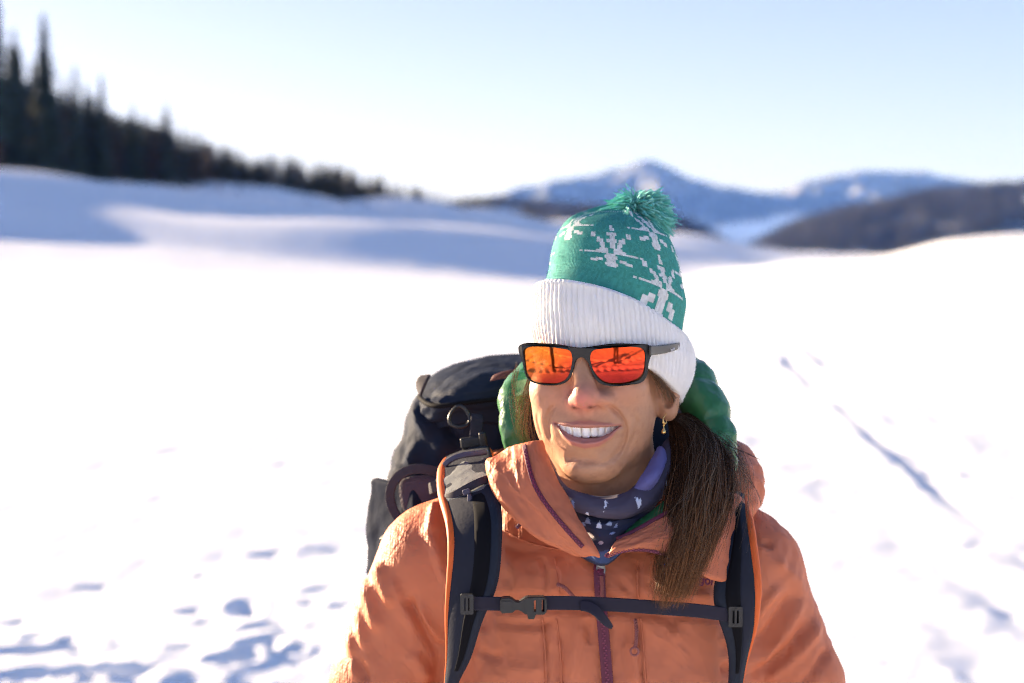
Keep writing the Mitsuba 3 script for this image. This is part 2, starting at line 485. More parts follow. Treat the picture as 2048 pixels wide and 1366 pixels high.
# ---------------------------------------------------------------- the air between here and the mountains
scene['air'] = {'type': 'homogeneous', 'albedo': {'type': 'rgb', 'value': [0.82, 0.90, 0.98]}, 'sigma_t': {'type': 'rgb', 'value': [1.0e-5, 2.0e-5, 5.0e-5]}, 'phase': {'type': 'hg', 'g': -0.3}}
scene['camera']['medium'] = {'type': 'ref', 'id': 'air'}
scene['clear'] = {'type': 'null'}
scene['haze'] = {'type': 'cube', 'to_world': T().translate([0, 3000, 250]).scale([9000, 9500, 300]), 'bsdf': {'type': 'ref', 'id': 'clear'}, 'interior': {'type': 'ref', 'id': 'air'}}
labels['haze'] = {'label': 'thin blue air haze in front of the far mountains', 'category': 'haze', 'kind': 'stuff'}
# ---------------------------------------------------------------- trees
def conifer(seed, h=1.0, width=0.17, dense=1.0, base=0.10, droop=0.35):
    """(crown, trunk) of a spruce one metre tall: whorls of drooping fronds, each a few small leaf faces."""
    r = np.random.default_rng(seed)
    tris = []
    n = int(430 * dense)
    for k in range(n):
        t = base + (1 - base) * (k + r.uniform()) / n
        lean = width * (1 - t) ** 0.85 * r.uniform(0.55, 1.15) + 0.008
        a = r.uniform(0, 2 * np.pi)
        o = np.array([math.cos(a), math.sin(a), 0])
        s = np.array([-o[1], o[0], 0])
        for q in range(3):
            e = lean * (0.45 + 0.3 * q) * r.uniform(0.85, 1.1)
            c = np.array([0, 0, t]) + o * e * 0.6 + np.array([0, 0, -droop * e])
            tip = np.array([0, 0, t]) + o * e + np.array([0, 0, -droop * e * 1.5 - 0.006])
            w = (0.010 + 0.16 * lean) * r.uniform(0.7, 1.3)
            root = np.array([0, 0, t + 0.004]) + o * e * 0.12
            tris += [[root, c + s * w + [0, 0, -0.3 * w], tip], [root, tip, c - s * w + [0, 0, -0.3 * w]]]
    v = np.array(tris).reshape(-1, 3) * h
    z = np.linspace(0, 1, 8)
    trunk = tube(np.stack([0.004 * np.sin(z * 5), 0 * z, z * 0.97], 1) * h, (0.016 * (1 - z) + 0.002) * h, 7)
    return (v, np.arange(len(v)).reshape(-1, 3)), trunk


def bare(seed, h=1.0):
    """(twigs, trunk) of a leafless aspen"""
    r = np.random.default_rng(seed)
    z = np.linspace(0, 1, 10)
    path = np.stack([0.02 * np.sin(z * 4 + seed), 0.015 * np.sin(z * 6), z], 1) * h
    tw = []
    for k in range(42):
        t = r.uniform(0.15, 0.98)
        a = r.uniform(0, 2 * np.pi)
        L = (0.20 * (1 - t) ** 0.7 + 0.03) * r.uniform(0.6, 1.2) * h
        p0 = np.array([np.interp(t, z, path[:, 0]), np.interp(t, z, path[:, 1]), t * h])
        d = np.array([math.cos(a), math.sin(a), r.uniform(0.7, 1.5)])
        d /= np.linalg.norm(d)
        p1 = p0 + d * L
        tw.append(tube(np.array([p0, (p0 + p1) / 2 + r.normal(0, .008, 3) * h, p1]), np.array([0.0046, 0.0034, 0.0014]) * h, 3))
        for j in range(2):
            s = r.uniform(0.3, 0.9)
            q = p0 + d * L * s
            e = d + r.normal(0, .55, 3)
            tw.append(tube(np.array([q, q + e / np.linalg.norm(e) * L * 0.4]), np.array([0.0030, 0.0012]) * h, 3))
    return cat(tw), tube(path, (0.014 * (1 - z) + 0.003) * h, 7)


def needles(a, b):
    def fn(p, n, uv):
        k = mikit.fbm(p.x * 0.9, p.y * 0.9, p.z * 0.9, octaves=2)
        return mikit.mix(a, b, k)
    return fn


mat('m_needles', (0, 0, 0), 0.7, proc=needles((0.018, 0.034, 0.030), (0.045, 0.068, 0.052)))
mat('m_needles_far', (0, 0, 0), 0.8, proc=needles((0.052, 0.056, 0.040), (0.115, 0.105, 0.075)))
mat('m_twigs', (0.075, 0.042, 0.034), 0.8)
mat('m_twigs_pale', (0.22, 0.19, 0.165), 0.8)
mat('m_bark', (0.07, 0.045, 0.035), 0.9)
CONE = [[mikit.ply(m, b, smooth=s) for m, b, s in zip(conifer(100 + k, 1.0, w, d, bs, dp), ('m_needles', 'm_bark'), (False, True))] for k, (w, d, bs, dp) in enumerate([(.15, 1.0, .08, .4), (.12, .9, .14, .5), (.18, 1.1, .05, .3), (.105, .75, .22, .55)])]
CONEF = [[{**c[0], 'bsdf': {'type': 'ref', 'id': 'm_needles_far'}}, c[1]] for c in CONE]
BARE = [[mikit.ply(m, 'm_twigs', smooth=True) for m in bare(200 + k)] for k in range(3)]
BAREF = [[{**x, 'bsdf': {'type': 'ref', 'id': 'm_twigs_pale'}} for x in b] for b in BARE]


def plant(name, parts, x, y, h, w=1.0, rot=None, label=None, group=None, cat_='tree'):
    key, n = name, 0
    while key + '__trunk' in scene:
        n += 1
        key = f'{name}_{n:03d}'
    m = T().translate([x, y, float(ground(x, y)) - 0.25]).rotate([0, 0, 1], random.uniform(0, 360) if rot is None else rot).scale([h * w, h * w, h])
    scene[key + '__crown'] = {**parts[0], 'to_world': m}
    scene[key + '__trunk'] = {**parts[1], 'to_world': m}
    labels[key] = {'label': label, 'category': cat_, **({'group': group} if group else {})}
    return key


def ray_xy(px, y):
    return (px - 1024) / FPX * y


# pixel column, distance, top row in the photograph, prototype, own label
FRONT = [(4, 165, -60, 3, 'tall thin spruce cut by the left edge of the photo'), (38, 178, 60, 1, 'slim spruce second from the left edge, lower than its neighbour'), (98, 172, 30, 2, 'tall ragged spire-topped spruce standing above the wood near the left edge'), (158, 182, 132, 1, 'narrow spruce with a pointed tip just right of the ragged tall one'),
         (210, 188, 150, 0, 'dark spruce with a slim tip left of the middle of the wood'), (272, 196, 205, 2, 'broad dark spruce low in the middle of the wood'), (338, 204, 205, 0, 'broad bushy spruce standing out near the right end of the near wood'), (372, 214, 252, 1, 'narrow spruce between the bushy one and the last one'), (402, 224, 258, 2, 'last dark spruce at the right end of the near wood')]
for px, y, top, k, lab in FRONT:
    x = ray_xy(px, y)
    g = float(ground(x, y))
    h = 1.65 + (500 - top) * y / FPX - g
    plant('spruce_tree', CONE[k], x, y, h, 1.0, label=lab)
NEARLAB = 'dark spruce inside the dense near wood at the left, merging with its neighbours'
r_ = np.random.default_rng(5)
for k in range(46):
    px, y = r_.uniform(-40, 420), None
    y = 178 + 0.10 * max(px, 0) + r_.uniform(2, 45)
    top = np.interp(px, [-40, 40, 130, 260, 330, 420], [40, 100, 165, 215, 245, 285]) + r_.uniform(-20, 80)
    x = ray_xy(px, y)
    h = 1.65 + (500 - top) * y / FPX - float(ground(x, y))
    plant('spruce_tree', CONE[r_.integers(0, 4)], x, y, h, r_.uniform(0.95, 1.3), label=NEARLAB, group='spruces packed inside the near wood')
for k in range(44):
    px = r_.uniform(-20, 420)
    y = 172 + 0.10 * max(px, 0) + r_.uniform(0, 22)
    top = np.interp(px, [0, 130, 260, 420], [190, 215, 240, 290]) + r_.uniform(-45, 60)
    x = ray_xy(px, y)
    h = 1.65 + (500 - top) * y / FPX - float(ground(x, y))
    plant('leafless_tree', BARE[r_.integers(0, 3)], x, y, h, 1.5, label='bare brown leafless tree among the spruces of the near wood', group='bare trees in the near wood')
FARX, FARY = [430, 500, 700, 900, 1000, 1100], [236, 240, 286, 252, 275, 330]
FARPX = [(448, 306), (470, 316), (492, 308), (520, 322), (545, 322), (570, 328), (588, 320), (612, 338), (640, 344), (668, 342), (690, 355), (715, 372), (745, 380), (780, 378), (805, 385), (828, 395), (850, 404), (903, 396), (940, 418), (965, 420), (1000, 424), (1040, 430), (1075, 436), (1095, 440)]
for px, top in FARPX:
    y = float(np.interp(px, FARX, FARY))
    x = ray_xy(px, y)
    h = max(2.0, 1.65 + (500 - top) * y / FPX - float(ground(x, y)))
    one = px == 903
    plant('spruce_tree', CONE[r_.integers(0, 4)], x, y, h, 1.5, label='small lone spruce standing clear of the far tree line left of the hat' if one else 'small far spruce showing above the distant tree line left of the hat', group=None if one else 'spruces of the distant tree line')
for k in range(235):
    px = 415 + 695 * r_.uniform(0, 1) ** 1.25
    y = float(np.interp(px, FARX, FARY)) + r_.uniform(-4, 45)
    x = ray_xy(px, y)
    top = np.interp(px, [415, 600, 750, 850, 1000, 1110], [292, 318, 352, 378, 408, 428]) + r_.uniform(-10, 26)
    h = max(1.2, 1.65 + (500 - top) * y / FPX - float(ground(x, y)))
    if k % 5 < 4:
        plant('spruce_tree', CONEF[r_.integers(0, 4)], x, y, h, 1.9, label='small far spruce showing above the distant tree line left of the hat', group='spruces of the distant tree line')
    else:
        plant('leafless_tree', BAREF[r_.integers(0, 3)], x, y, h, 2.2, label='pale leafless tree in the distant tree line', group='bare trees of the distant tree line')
# the wood runs on behind and beside the trees in view, and out of the frame on the left: it casts the long shadows on the slope
LOWC = [conifer(300 + k, 1.0, w, 0.35, bs, .4) for k, (w, bs) in enumerate([(.17, .08), (.14, .12), (.2, .05)])]
ms = []
for k in range(300):
    y = r_.uniform(155, 330)
    x = np.interp(y, RIDGE[:, 1], RIDGE[:, 0]) - r_.uniform(-3, 45)
    top = np.interp(1024 + x * FPX / y, [-1e4, -60, 40, 130, 260, 330, 425, 430, 700], [-2000, -300, 150, 190, 235, 255, 290, 335, 370])
    h = min(r_.uniform(12, 21), 1.65 + (500 - top) * y / FPX - float(ground(x, y)))
    if h < 2.5:
        continue
    (cv, cf), (tv, tf) = LOWC[k % 3]
    a = r_.uniform(0, 6.28)
    R = np.array([[math.cos(a), -math.sin(a), 0], [math.sin(a), math.cos(a), 0], [0, 0, 1]])
    for v, f in ((cv, cf), (tv, tf)):
        ms.append((v @ R.T * h * [1.25, 1.25, 1] + [x, y, float(ground(x, y)) - .3], f))
put('background_wood', cat(ms), 'm_needles', smooth=False, label='dark mass of wood behind the nearest spruces on the left', category='forest', kind='stuff')
# a few shrubs poking out of the shaded slope
for px, py, y, lab in [(440, 480, 128, 'low leafless shrub on the shaded slope, leftmost of the five'), (480, 468, 132, 'low leafless shrub on the shaded slope, second from the left'), (615, 500, 150, 'low leafless shrub on the shaded slope, third of the five'), (690, 495, 160, 'low leafless shrub on the shaded slope, fourth from the left'), (735, 490, 170, 'low leafless shrub on the shaded slope, nearest the hat')]:
    plant('bare_shrub', BARE[0], ray_xy(px, y), y, 1.5, 1.6, label=lab, group='shrubs on the shaded slope', cat_='shrub')



def wood(az0, az1, d0, d1, n, fn, seed):
    """far-off wood: very many small pointed crowns as one mass"""
    r = np.random.default_rng(seed)
    A, D = r.uniform(az0, az1, n), r.uniform(d0, d1, n)
    x, y = D * (A - 1024) / FPX, D
    z = fn(A, D, x, y)
    k = vfbm(np.stack([x / 40, y / 40, 0 * x + 1], -1), 3, 0)
    keep = (vfbm(np.stack([x / 70, y / 120, 0 * x], -1), 2, 77) < 0.60)
    x, y, z = x[keep], y[keep], z[keep]
    n = len(x)
    h, w = r.uniform(7, 15, n), r.uniform(1.6, 3.4, n)
    a0 = r.uniform(0, 6.28, n)
    v = [np.stack([x + r.normal(0, .4, n), y, z + h], 1)]
    for j in range(5):
        a = a0 + j * 2 * np.pi / 5
        v.append(np.stack([x + w * np.cos(a), y + w * np.sin(a), z + r.uniform(-0.5, 2.5, n)], 1))
    v = np.stack(v, 1)
    f = np.arange(n)[:, None, None] * 6 + np.array([[0, 1 + j, 1 + (j + 1) % 5] for j in range(5)])[None]
    return v.reshape(-1, 3), f.reshape(-1, 3)


mat('m_far_wood', (0, 0, 0), 0.9, proc=needles((0.026, 0.031, 0.042), (0.054, 0.054, 0.066)))
put('distant_wood', cat([wood(1440, 2250, 1260, 1900, 15000, wooded_hill(HR, 1250, 1700), 3), wood(850, 1520, 1510, 2200, 9000, wooded_hill(HL, 1500, 2000), 4)]), 'm_far_wood', smooth=False, label='dark far-off wood covering the hills below the mountains', category='forest', kind='stuff')
# ---------------------------------------------------------------- the person: head and neck (local frame of the head, metres)
YAW, PITCHH, ROLL = math.radians(11.0), math.radians(0.5), math.radians(4.5)
_f, _r0, _u = np.array([-math.sin(YAW), -math.cos(YAW), 0]), np.array([math.cos(YAW), -math.sin(YAW), 0]), np.array([0, 0, 1.0])
HF = _f * math.cos(PITCHH) + _u * math.sin(PITCHH)
_u = _u * math.cos(PITCHH) - _f * math.sin(PITCHH)
HR_ = _r0 * math.cos(ROLL) + _u * math.sin(ROLL)
HU = _u * math.cos(ROLL) - _r0 * math.sin(ROLL)
HC = P(1160, 715, 1.425) - 0.088 * HF


def W(l):
    l = np.asarray(l, float)
    return HC + l[..., :1] * HR_ + l[..., 1:2] * HF + l[..., 2:3] * HU


def LOC(px, py, yl):
    """local (x, z) of the pixel on the plane at depth yl of the head"""
    px, py = np.asarray(px, float), np.asarray(py, float)
    d = FW + ((px - 1024) / FPX)[..., None] * RT + ((683 - py) / FPX)[..., None] * UPV
    t = ((HC + yl * HF - CAM) @ HF) / (d @ HF)
    q = CAM + d * t[..., None] - HC
    return np.stack([q @ HR_, q @ HU], -1)


MU = LOC([1106, 1113, 1124, 1145, 1171, 1200, 1224, 1234, 1240], [846, 848, 851, 853.5, 855, 854.5, 853.5, 852.8, 852.5], .088)
ML = LOC([1106, 1113, 1124, 1145, 1171, 1197, 1218, 1232, 1240], [846, 851.5, 860, 871, 876.5, 875.5, 868, 857.5, 852.5], .088)
MU[:, 1] += 0.0
LT = LOC([1108, 1125, 1145, 1160, 1170, 1182, 1198, 1220, 1240], [845, 845, 843, 840, 841, 840, 843, 847, 850], .090)       # upper edge of the upper lip
LB = LOC([1112, 1125, 1145, 1171, 1200, 1222, 1240], [852, 872, 888, 895, 891, 876, 853], .090)                              # lower edge of the lower lip
FOLDS = [  # smile lines: points, width, depth
    (LOC([1209, 1225, 1240, 1249, 1252, 1249, 1240, 1228], [800, 811, 826, 843, 860, 880, 902, 918], .075), .0021, .0031),
    (LOC([1272, 1276, 1274, 1268, 1259, 1249], [826, 842, 858, 876, 896, 912], .060), .0019, .0019),
    (LOC([1116, 1104, 1098, 1096, 1097, 1102], [806, 818, 832, 848, 866, 886], .080), .0026, .0024),
    (LOC([1078, 1076, 1079, 1086], [822, 838, 858, 878], .065), .0018, .0015),
    (LOC([1128, 1145, 1163, 1183, 1203], [921, 917, 917, 918, 922], .085), .0050, .0034),
    (LOC([1200, 1215, 1228, 1238], [926, 921, 913, 900], .080), .0025, .0014),
]


def interp(c, x):
    return np.interp(x, c[:, 0], c[:, 1])


EARC, EARL, EARH = LOC(1338, 792, .0), LOC(1330, 820, .004), LOC(1337, 794, .010)


def head_sdf(x, y, z):
    x_true = x
    x = np.where(x < 0, x * 1.06, x)
    ax = np.abs(x)
    d = ell(x, y, z, (.010, -.016, .016), (.058, .078, .074))
    d = smin(d, ell(x, y, z, (0, .022, -.030), (.0615, .066, .082)), .025)
    d = smin(d, ell(x, y, z, (0, .030, -.082), (.050, .052, .042)), .03)
    d = smin(d, cone(ax, y, z, (.0475, -.003, -.058), (.015, .066, -.1085), .012, .0122), .026)
    d = smin(d, ell(x, y, z, (0, .074, -.1105), (.0210, .019, .0155)), .022)
    d = smin(d, ell(ax, y, z, (.0380, .059, -.033), (.0245, .028, .0235)), .016)
    d = smin(d, ell(x, y, z, (0, .062, -.072), (.040, .031, .026)), .02)
    d = smin(d, ell(ax, y, z, (.038, .038, -.064), (.021, .027, .030)), .018)
    d = smin(d, cone(ax, y, z, (.012, .080, .014), (.038, .064, .016), .010, .010), .015)
    d = smax(d, -ell(ax, y, z, (.031, .094, -.006), (.018, .016, .012)), .010)
    d = smin(d, ell(ax, y, z, (.031, .068, -.007), (.013, .0125, .0115)), .004)
    x0 = x
    x = x - .0045 * sstep(.0, -.035, z)
    ax = np.abs(x)
    nose = cone(x, y, z, (0, .083, .004), (0, .101, -.033), .0085, .0110)
    nose = smin(nose, ell(x, y, z, (0, .1035, -.0385), (.0138, .0130, .0118)), .006)
    nose = smin(nose, ell(np.abs(x - .0022), y, z, (.0150, .0910, -.0430), (.0088, .0125, .0080)), .007)
    nose = smin(nose, cone(x, y, z, (.0005, .1015, -.0462), (.001, .085, -.0505), .0052, .0052), .005)
    d = smin(d, nose, .010)
    d = smax(d, -cone(np.abs(x - .001), y, z, (.0088, .0965, -.0520), (.0090, .093, -.044), .0030, .0022), .003)
    x = x_true
    ax = np.abs(x)
    # displacement of the front: lips, smile lines
    front = sstep(.01, .04, y)
    up, lo, lt, lb = interp(MU, x), interp(ML, x), interp(LT, x), interp(LB, x)
    wide = sstep(.0335, .020, np.abs(x - MU[:, 0].mean()))
    s = (z - up) / np.maximum(lt - up, .002)
    bul = .0030 * np.exp(-((s - .45) / .42) ** 2) * wide
    s = (lo - z) / np.maximum(lo - lb, .002)
    bul = bul + .0092 * np.exp(-((s - .42) / .52) ** 2) * wide
    bul = bul - .0012 * np.exp(-((x - LT[4, 0]) / .0035) ** 2 - ((z - LT[4, 1] - .007) / .006) ** 2)
    dx = x - MU[:, 0].mean()
    bul = bul + .0035 * np.exp(-(((dx + .048) / .014) ** 2) - ((z + .058) / .018) ** 2) + .0020 * np.exp(-(((dx - .047) / .013) ** 2) - ((z + .058) / .020) ** 2)
    for pts, w, dep in FOLDS:
        q, t = line2(x, z, pts)
        e = np.clip(np.sin(np.pi * np.clip(t, .02, .98)) * 1.8, 0, 1)
        bul = bul - dep * e * np.exp(-(q / w) ** 2) + .16 * dep * e * np.exp(-((q - 2.4 * w) / (1.5 * w)) ** 2)
    d = d - bul * front
    carve = np.maximum(np.maximum(z - up, lo - z), np.abs(dx) - .0345)
    d = smax(d, -np.maximum(carve, .052 - y), .0034)
    d = np.maximum(d, -np.maximum(np.maximum(np.abs(dx) - .030, np.abs(z + .074) - .016), np.maximum(.052 - y, y - (.080 - 12 * dx * dx))))
    neck = cone(x, y, z, (0, -.004, -.06), (0, -.035, -.26), .055, .064)
    d = smin(d, neck, .018)
    # the ear under the hat's cuff
    # her left ear, its upper half under the brim
    ear = ell(x, y + .25 * (z - EARC[1]), z, (EARC[0], .0, EARC[1]), (.0110, .0125, .0250))
    ear = smin(ear, cone(x, y, z, (.048, -.016, EARC[1] + .012), (EARC[0] - .006, -.010, EARC[1] + .004), .026, .016), .006)
    ear = smin(ear, ell(x, y, z, (EARL[0], .004, EARL[1]), (.0085, .0075, .0095)), .008)
    ear = smax(ear, -ell(x, y, z, (EARH[0] - .001, .013, EARH[1] + .002), (.0066, .0095, .0130)), .003)
    ear = smin(ear, ell(x, y, z, (EARH[0] - .0095, .006, EARH[1] - .004), (.0040, .0050, .0070)), .004)
    return smin(d, ear, .006)


HLO, HHI, HH = (-.093, -.108, -.262), (.093, .124, .118), .0015
hv, hf = surface_nets(sample(head_sdf, HLO, HHI, HH), np.array(HLO), HH)
hv = hv + 0.00022 * np.random.default_rng(3).normal(size=(len(hv), 1)) * 0


def head_color(v):
    x, y, z = v.T
    base = np.array([0.46, 0.235, 0.135])
    c = np.tile(base, (len(v), 1))

    def tint(c, col, w):
        return c * (1 - w[:, None]) + np.array(col) * w[:, None]
    n1 = vfbm(v * 160, 3, 2)
    n2 = vfbm(v * 45, 3, 3)
    c = c * (0.86 + 0.28 * n2[:, None]) * (0.94 + .12 * vfbm(v * 700, 2, 6)[:, None])
    c = tint(c, (0.60, 0.170, 0.135), 0.85 * np.exp(-((x / .02) ** 2 + ((z + .042) / .014) ** 2)) * (y > .06))
    c = tint(c, (0.50, 0.20, 0.13), 0.45 * np.exp(-(((np.abs(x) - .040) / .022) ** 2 + ((z + .036) / .020) ** 2)) * (y > .02))
    c = tint(c, (0.37, 0.17, 0.095), 0.4 * sstep(.50, .75, n1) * (y > .03))
    up, lo, lt, lb = interp(MU, x), interp(ML, x), interp(LT, x), interp(LB, x)
    dx = np.abs(x - MU[:, 0].mean())
    fr = (y > .05) * sstep(.037, .032, dx)
    u = sstep(-.0012, .0008, lt - z) * sstep(-.004, -.001, z - up) * fr
    l = sstep(-.0012, .0010, z - lb) * sstep(-.004, -.001, lo - z) * fr
    c = tint(c, (0.43, 0.145, 0.135), np.maximum(.55 * u, .76 * l))
    inside = (z < up + .004) & (z > lo - .004) & (dx < .04) & (y > .045) & (y < .0805 - 12 * dx * dx)
    c[inside] = (0.16, 0.03, 0.03)
    c = tint(c, (0.07, 0.02, 0.015), (np.exp(-(((np.abs(x - .001) - .0088) / .0028) ** 2 + ((z + .0490) / .0022) ** 2)) * (y > .088)) * .85)
    eye = np.exp(-(((np.abs(x) - .031) / .014) ** 2 + ((z + .007) / .003) ** 2)) * (y > .05)
    c = tint(c, (0.10, 0.05, 0.04), 0.8 * eye)
    return c


def skin_bump(p, n, uv):
    return mikit.fbm(p.x * 900, p.y * 900, p.z * 900, octaves=2) + 1.6 * mikit.fbm(p.x * 260, p.y * 260, p.z * 260, octaves=2)


scene['m_skin'] = {'type': 'twosided', 'bsdf': {'type': 'bumpmap', 'tex': mikit.proc(skin_bump, eps=4e-4), 'scale': 0.00024, 'bsdf': {'type': 'principled', 'base_color': VC, 'roughness': 0.48, 'specular': 0.30, 'sheen': 0.25}}}
put('person__body', (W(hv), hf[:, ::-1]), 'm_skin', color=head_color(hv))
labels['person'] = {'label': 'smiling person in an orange jacket with a teal knit hat and mirrored sunglasses', 'category': 'person'}

# teeth: each its own rounded block along the arch
mat('m_tooth', (0.98, 0.94, 0.84), 0.25, specular=0.5, clearcoat=0.6, clearcoat_gloss=0.9)


def tooth(c, ang, w, h, d, flat=0.25):
    u, v = np.meshgrid(np.linspace(-np.pi / 2, np.pi / 2, 15), np.linspace(-np.pi, np.pi, 24, endpoint=False), indexing='ij')
    e = lambda a, p: np.sign(a) * np.abs(a) ** p
    x = w / 2 * e(np.cos(u), .42) * e(np.cos(v), .5)
    y = d / 2 * e(np.cos(u), .5) * e(np.sin(v), .7)
    z = h / 2 * e(np.sin(u), .42)
    x = x * (1 - 0.10 * (z / h))
    ca, sa = math.cos(ang), math.sin(ang)
    g = np.stack([c[0] + x * ca + y * sa, c[1] - x * sa + y * ca, c[2] + z], -1)
    f = grid_faces(15, 24, True)
    return W(g.reshape(-1, 3)), f


arc = np.linspace(0, .06, 600)
ay = .0915 - 17 * arc ** 2
aL = np.r_[0, np.cumsum(np.hypot(np.diff(arc), np.diff(ay)))]
XM = LOC(1163, 862, .089)[0]
TB = LOC([1112, 1122, 1131, 1142, 1155, 1175, 1197, 1210, 1220, 1229, 1238], [856, 861, 868, 873, 875, 875.6, 875.4, 873.5, 869, 862, 856], .089)
for sgn in (-1, 1):
    s = 0.0
    for k, (w, zz) in enumerate([(.0088, 0), (.0070, .0006), (.0078, -.0003), (.0070, .0004), (.0066, .0006), (.0070, .0008)]):
        xm = np.interp(s + w / 2, aL, arc)
        ym = np.interp(xm, arc, ay)
        ang = math.atan(34 * xm) * sgn
        s += w
        top = float(interp(MU, XM + sgn * xm)) + .0024
        bot = float(interp(TB, XM + sgn * xm)) + zz * .6
        put('person__tooth', tooth((XM + sgn * xm, ym - .0035, (top + bot) / 2), ang, w * .985, max(top - bot, .004), .0075), 'm_tooth')
# ---------------------------------------------------------------- the knit hat
HATC = np.array([.017, -.008])


def hat_plane(x, y, a, b, c):
    return a + b * x + c * y


NC = 960                                   # columns round the cuff: 96 ribs
phi = np.linspace(-np.pi, np.pi, NC, endpoint=False)
sp, cp = np.sin(phi), np.cos(phi)
sq = lambda a: np.sign(a) * np.abs(a) ** .84
sp, cp = np.where((cp > 0) & (sp < 0), sq(sp), sp), np.where((cp > 0) & (sp < 0), sq(cp), cp)
ztop = hat_plane(HATC[0] + .075 * sp, HATC[1] + .098 * cp, .0424, -.2885, .384)
ph_k = np.radians([-180, -130, -90, -60, -30, 0, 25, 45, 70, 95, 120, 150, 180])
zbot = np.interp(phi, ph_k, [-.085, -.050, -.018, -.008, .001, .003, -.004, -.016, -.038, -.056, -.068, -.080, -.085])
bulge = .012 * np.exp(-((phi - math.radians(100)) / .55) ** 2)
sec = [(-.0045, .0), (-.002, -.002), (.002, -.003), (.0045, -.0015), (.006, .002)]                     # (radial, height) of the rolled lower edge
rows = []
for s_, (dr_, dz) in enumerate(sec):
    rows.append((np.full(NC, dr_), zbot + dz))
NV = 34
for s_ in np.linspace(0, 1, NV):
    zz = zbot + .004 + (ztop - .004 - zbot - .004) * s_
    wob = .0022 * fb(np.stack([sp * 2.2, cp * 2.2, np.full(NC, s_ * 2.0)], -1), 2, 61)
    rows.append((.0065 + .0025 * math.sin(math.pi * s_) + wob + bulge * math.sin(math.pi * min(1, .25 + .75 * (1 - s_))), zz))
for dr_, dz in [(.0058, -.0015), (.0035, .0010), (.0005, .0008), (-.003, -.002), (-.005, -.012)]:
    rows.append((np.full(NC, dr_), ztop + dz))
rad = np.array([r[0] for r in rows])
zz = np.array([r[1] for r in rows])
rib = np.abs(((phi + np.pi) / (2 * np.pi) * 92) % 1.0 - .5) * 2          # 1 in the groove
wgt = np.clip(np.minimum(np.arange(len(rows)), np.arange(len(rows))[::-1]) / 5.0, .25, 1)[:, None]
stepn = np.abs(((zz - zbot) / .0021) % 1 - .5)
rad = rad - .0017 * (sstep(.55, .95, rib) - .35 * sstep(.25, .0, rib))[None] * wgt + .00022 * stepn * wgt
rx, ry = .0705 + rad, .096 + rad
cuff = np.stack([HATC[0] + rx * sp, HATC[1] + ry * cp, zz], -1)
cuff_v, cuff_f = W(cuff.reshape(-1, 3)), grid_faces(len(rows), NC, True)
wool_n = lambda p, n, uv: mikit.noise(p.x * 1400, p.y * 1400, p.z * 1400) + 0.7 * mikit.noise(p.x * 600, p.y * 600, p.z * 600)
mat('m_wool_white', (0.74, 0.725, 0.70), 0.85, bump=wool_n, bump_scale=.00035, eps=3e-4, specular=.15, sheen=.5)
put('knit_hat__cuff', (cuff_v, cuff_f), 'm_wool_white', label='white ribbed folded brim of the hat')
labels['knit_hat'] = {'label': 'teal knit hat with white snowflakes, white ribbed brim and pompom on the person', 'category': 'hat'}

# crown: stitch by stitch, the snowflakes knitted in as white stitches
NS, SUB = 240, 3
VS = 4
HW = lambda px, hw, y: hw / FPX * y
LEV = [(0.0, None), (.12, (1231, 590, 138, .95)), (.28, (1232, 556, 134, .8)), (.48, (1230, 508, 124, .6)), (.66, (1227, 470, 108, .48)), (.80, (1226, 446, 86, .40)), (.90, (1230, 431, 60, .32)), (.96, (1240, 421, 34, .3)), (1.0, (1250, 415, 4, .2))]
nphi = NS * SUB
ph = np.linspace(-np.pi, np.pi, nphi, endpoint=False)
net = []
for t_, L in LEV:
    if L is None:
        s_, c_ = np.sin(ph), np.cos(ph)
        x, y = HATC[0] + .074 * np.where((c_ > 0) & (s_ < 0), sq(s_), s_), HATC[1] + .097 * np.where((c_ > 0) & (s_ < 0), sq(c_), c_)
        q = np.stack([x, y, hat_plane(x, y, .0424, -.2885, .384) - .014], -1)
    else:
        c0 = P(L[0], L[1], 1.512)
        cl = np.array([(c0 - HC) @ HR_, (c0 - HC) @ HF, (c0 - HC) @ HU])
        hw = L[2] / FPX * 1.512 * .985
        x, y = hw * np.sin(ph), hw * 1.16 * np.cos(ph)
        q = np.stack([cl[0] + x, cl[1] + y, cl[2] + L[3] * (-.2885 * x + .30 * y)], -1)
    net.append(q)
net = np.array(net)
NR = 56
ts = make_interp_spline([l[0] for l in LEV], net, k=3)(np.linspace(0, 1, NR * VS + 1))
du, dv = np.gradient(ts, axis=0), (np.roll(ts, -1, 1) - np.roll(ts, 1, 1))
nn = np.cross(dv, du)
nn /= np.linalg.norm(nn, axis=-1, keepdims=True) + 1e-12
vrow, ucol = np.meshgrid(np.arange(NR * VS + 1) / VS, np.arange(nphi) / SUB, indexing='ij')
# knit relief: V-shaped stitches, soft folds towards the top
fu, fv = ucol % 1.0, (vrow + .45 * np.abs(ucol % 1.0 - .5) * 2) % 1.0
relief = .00030 * (np.sin(np.pi * fu) ** .7 - .5) + .00018 * (np.sin(np.pi * fv) - .5)
fold = .0030 * fb(ts * 22, 2, 71) * sstep(0, 7, vrow)
crease = .006 * np.exp(-(((ph - math.radians(20) - .25 * np.sin(vrow / 6.3)) / .10) ** 2)) * sstep(NR * .70, NR * .95, vrow)
crease += .005 * np.exp(-(((ph + math.radians(75)) / .16) ** 2)) * sstep(NR * .62, NR * .95, vrow)
ts = ts + nn * (relief * (1 - sstep(NR * .9, NR, vrow)) + fold - crease)[..., None]


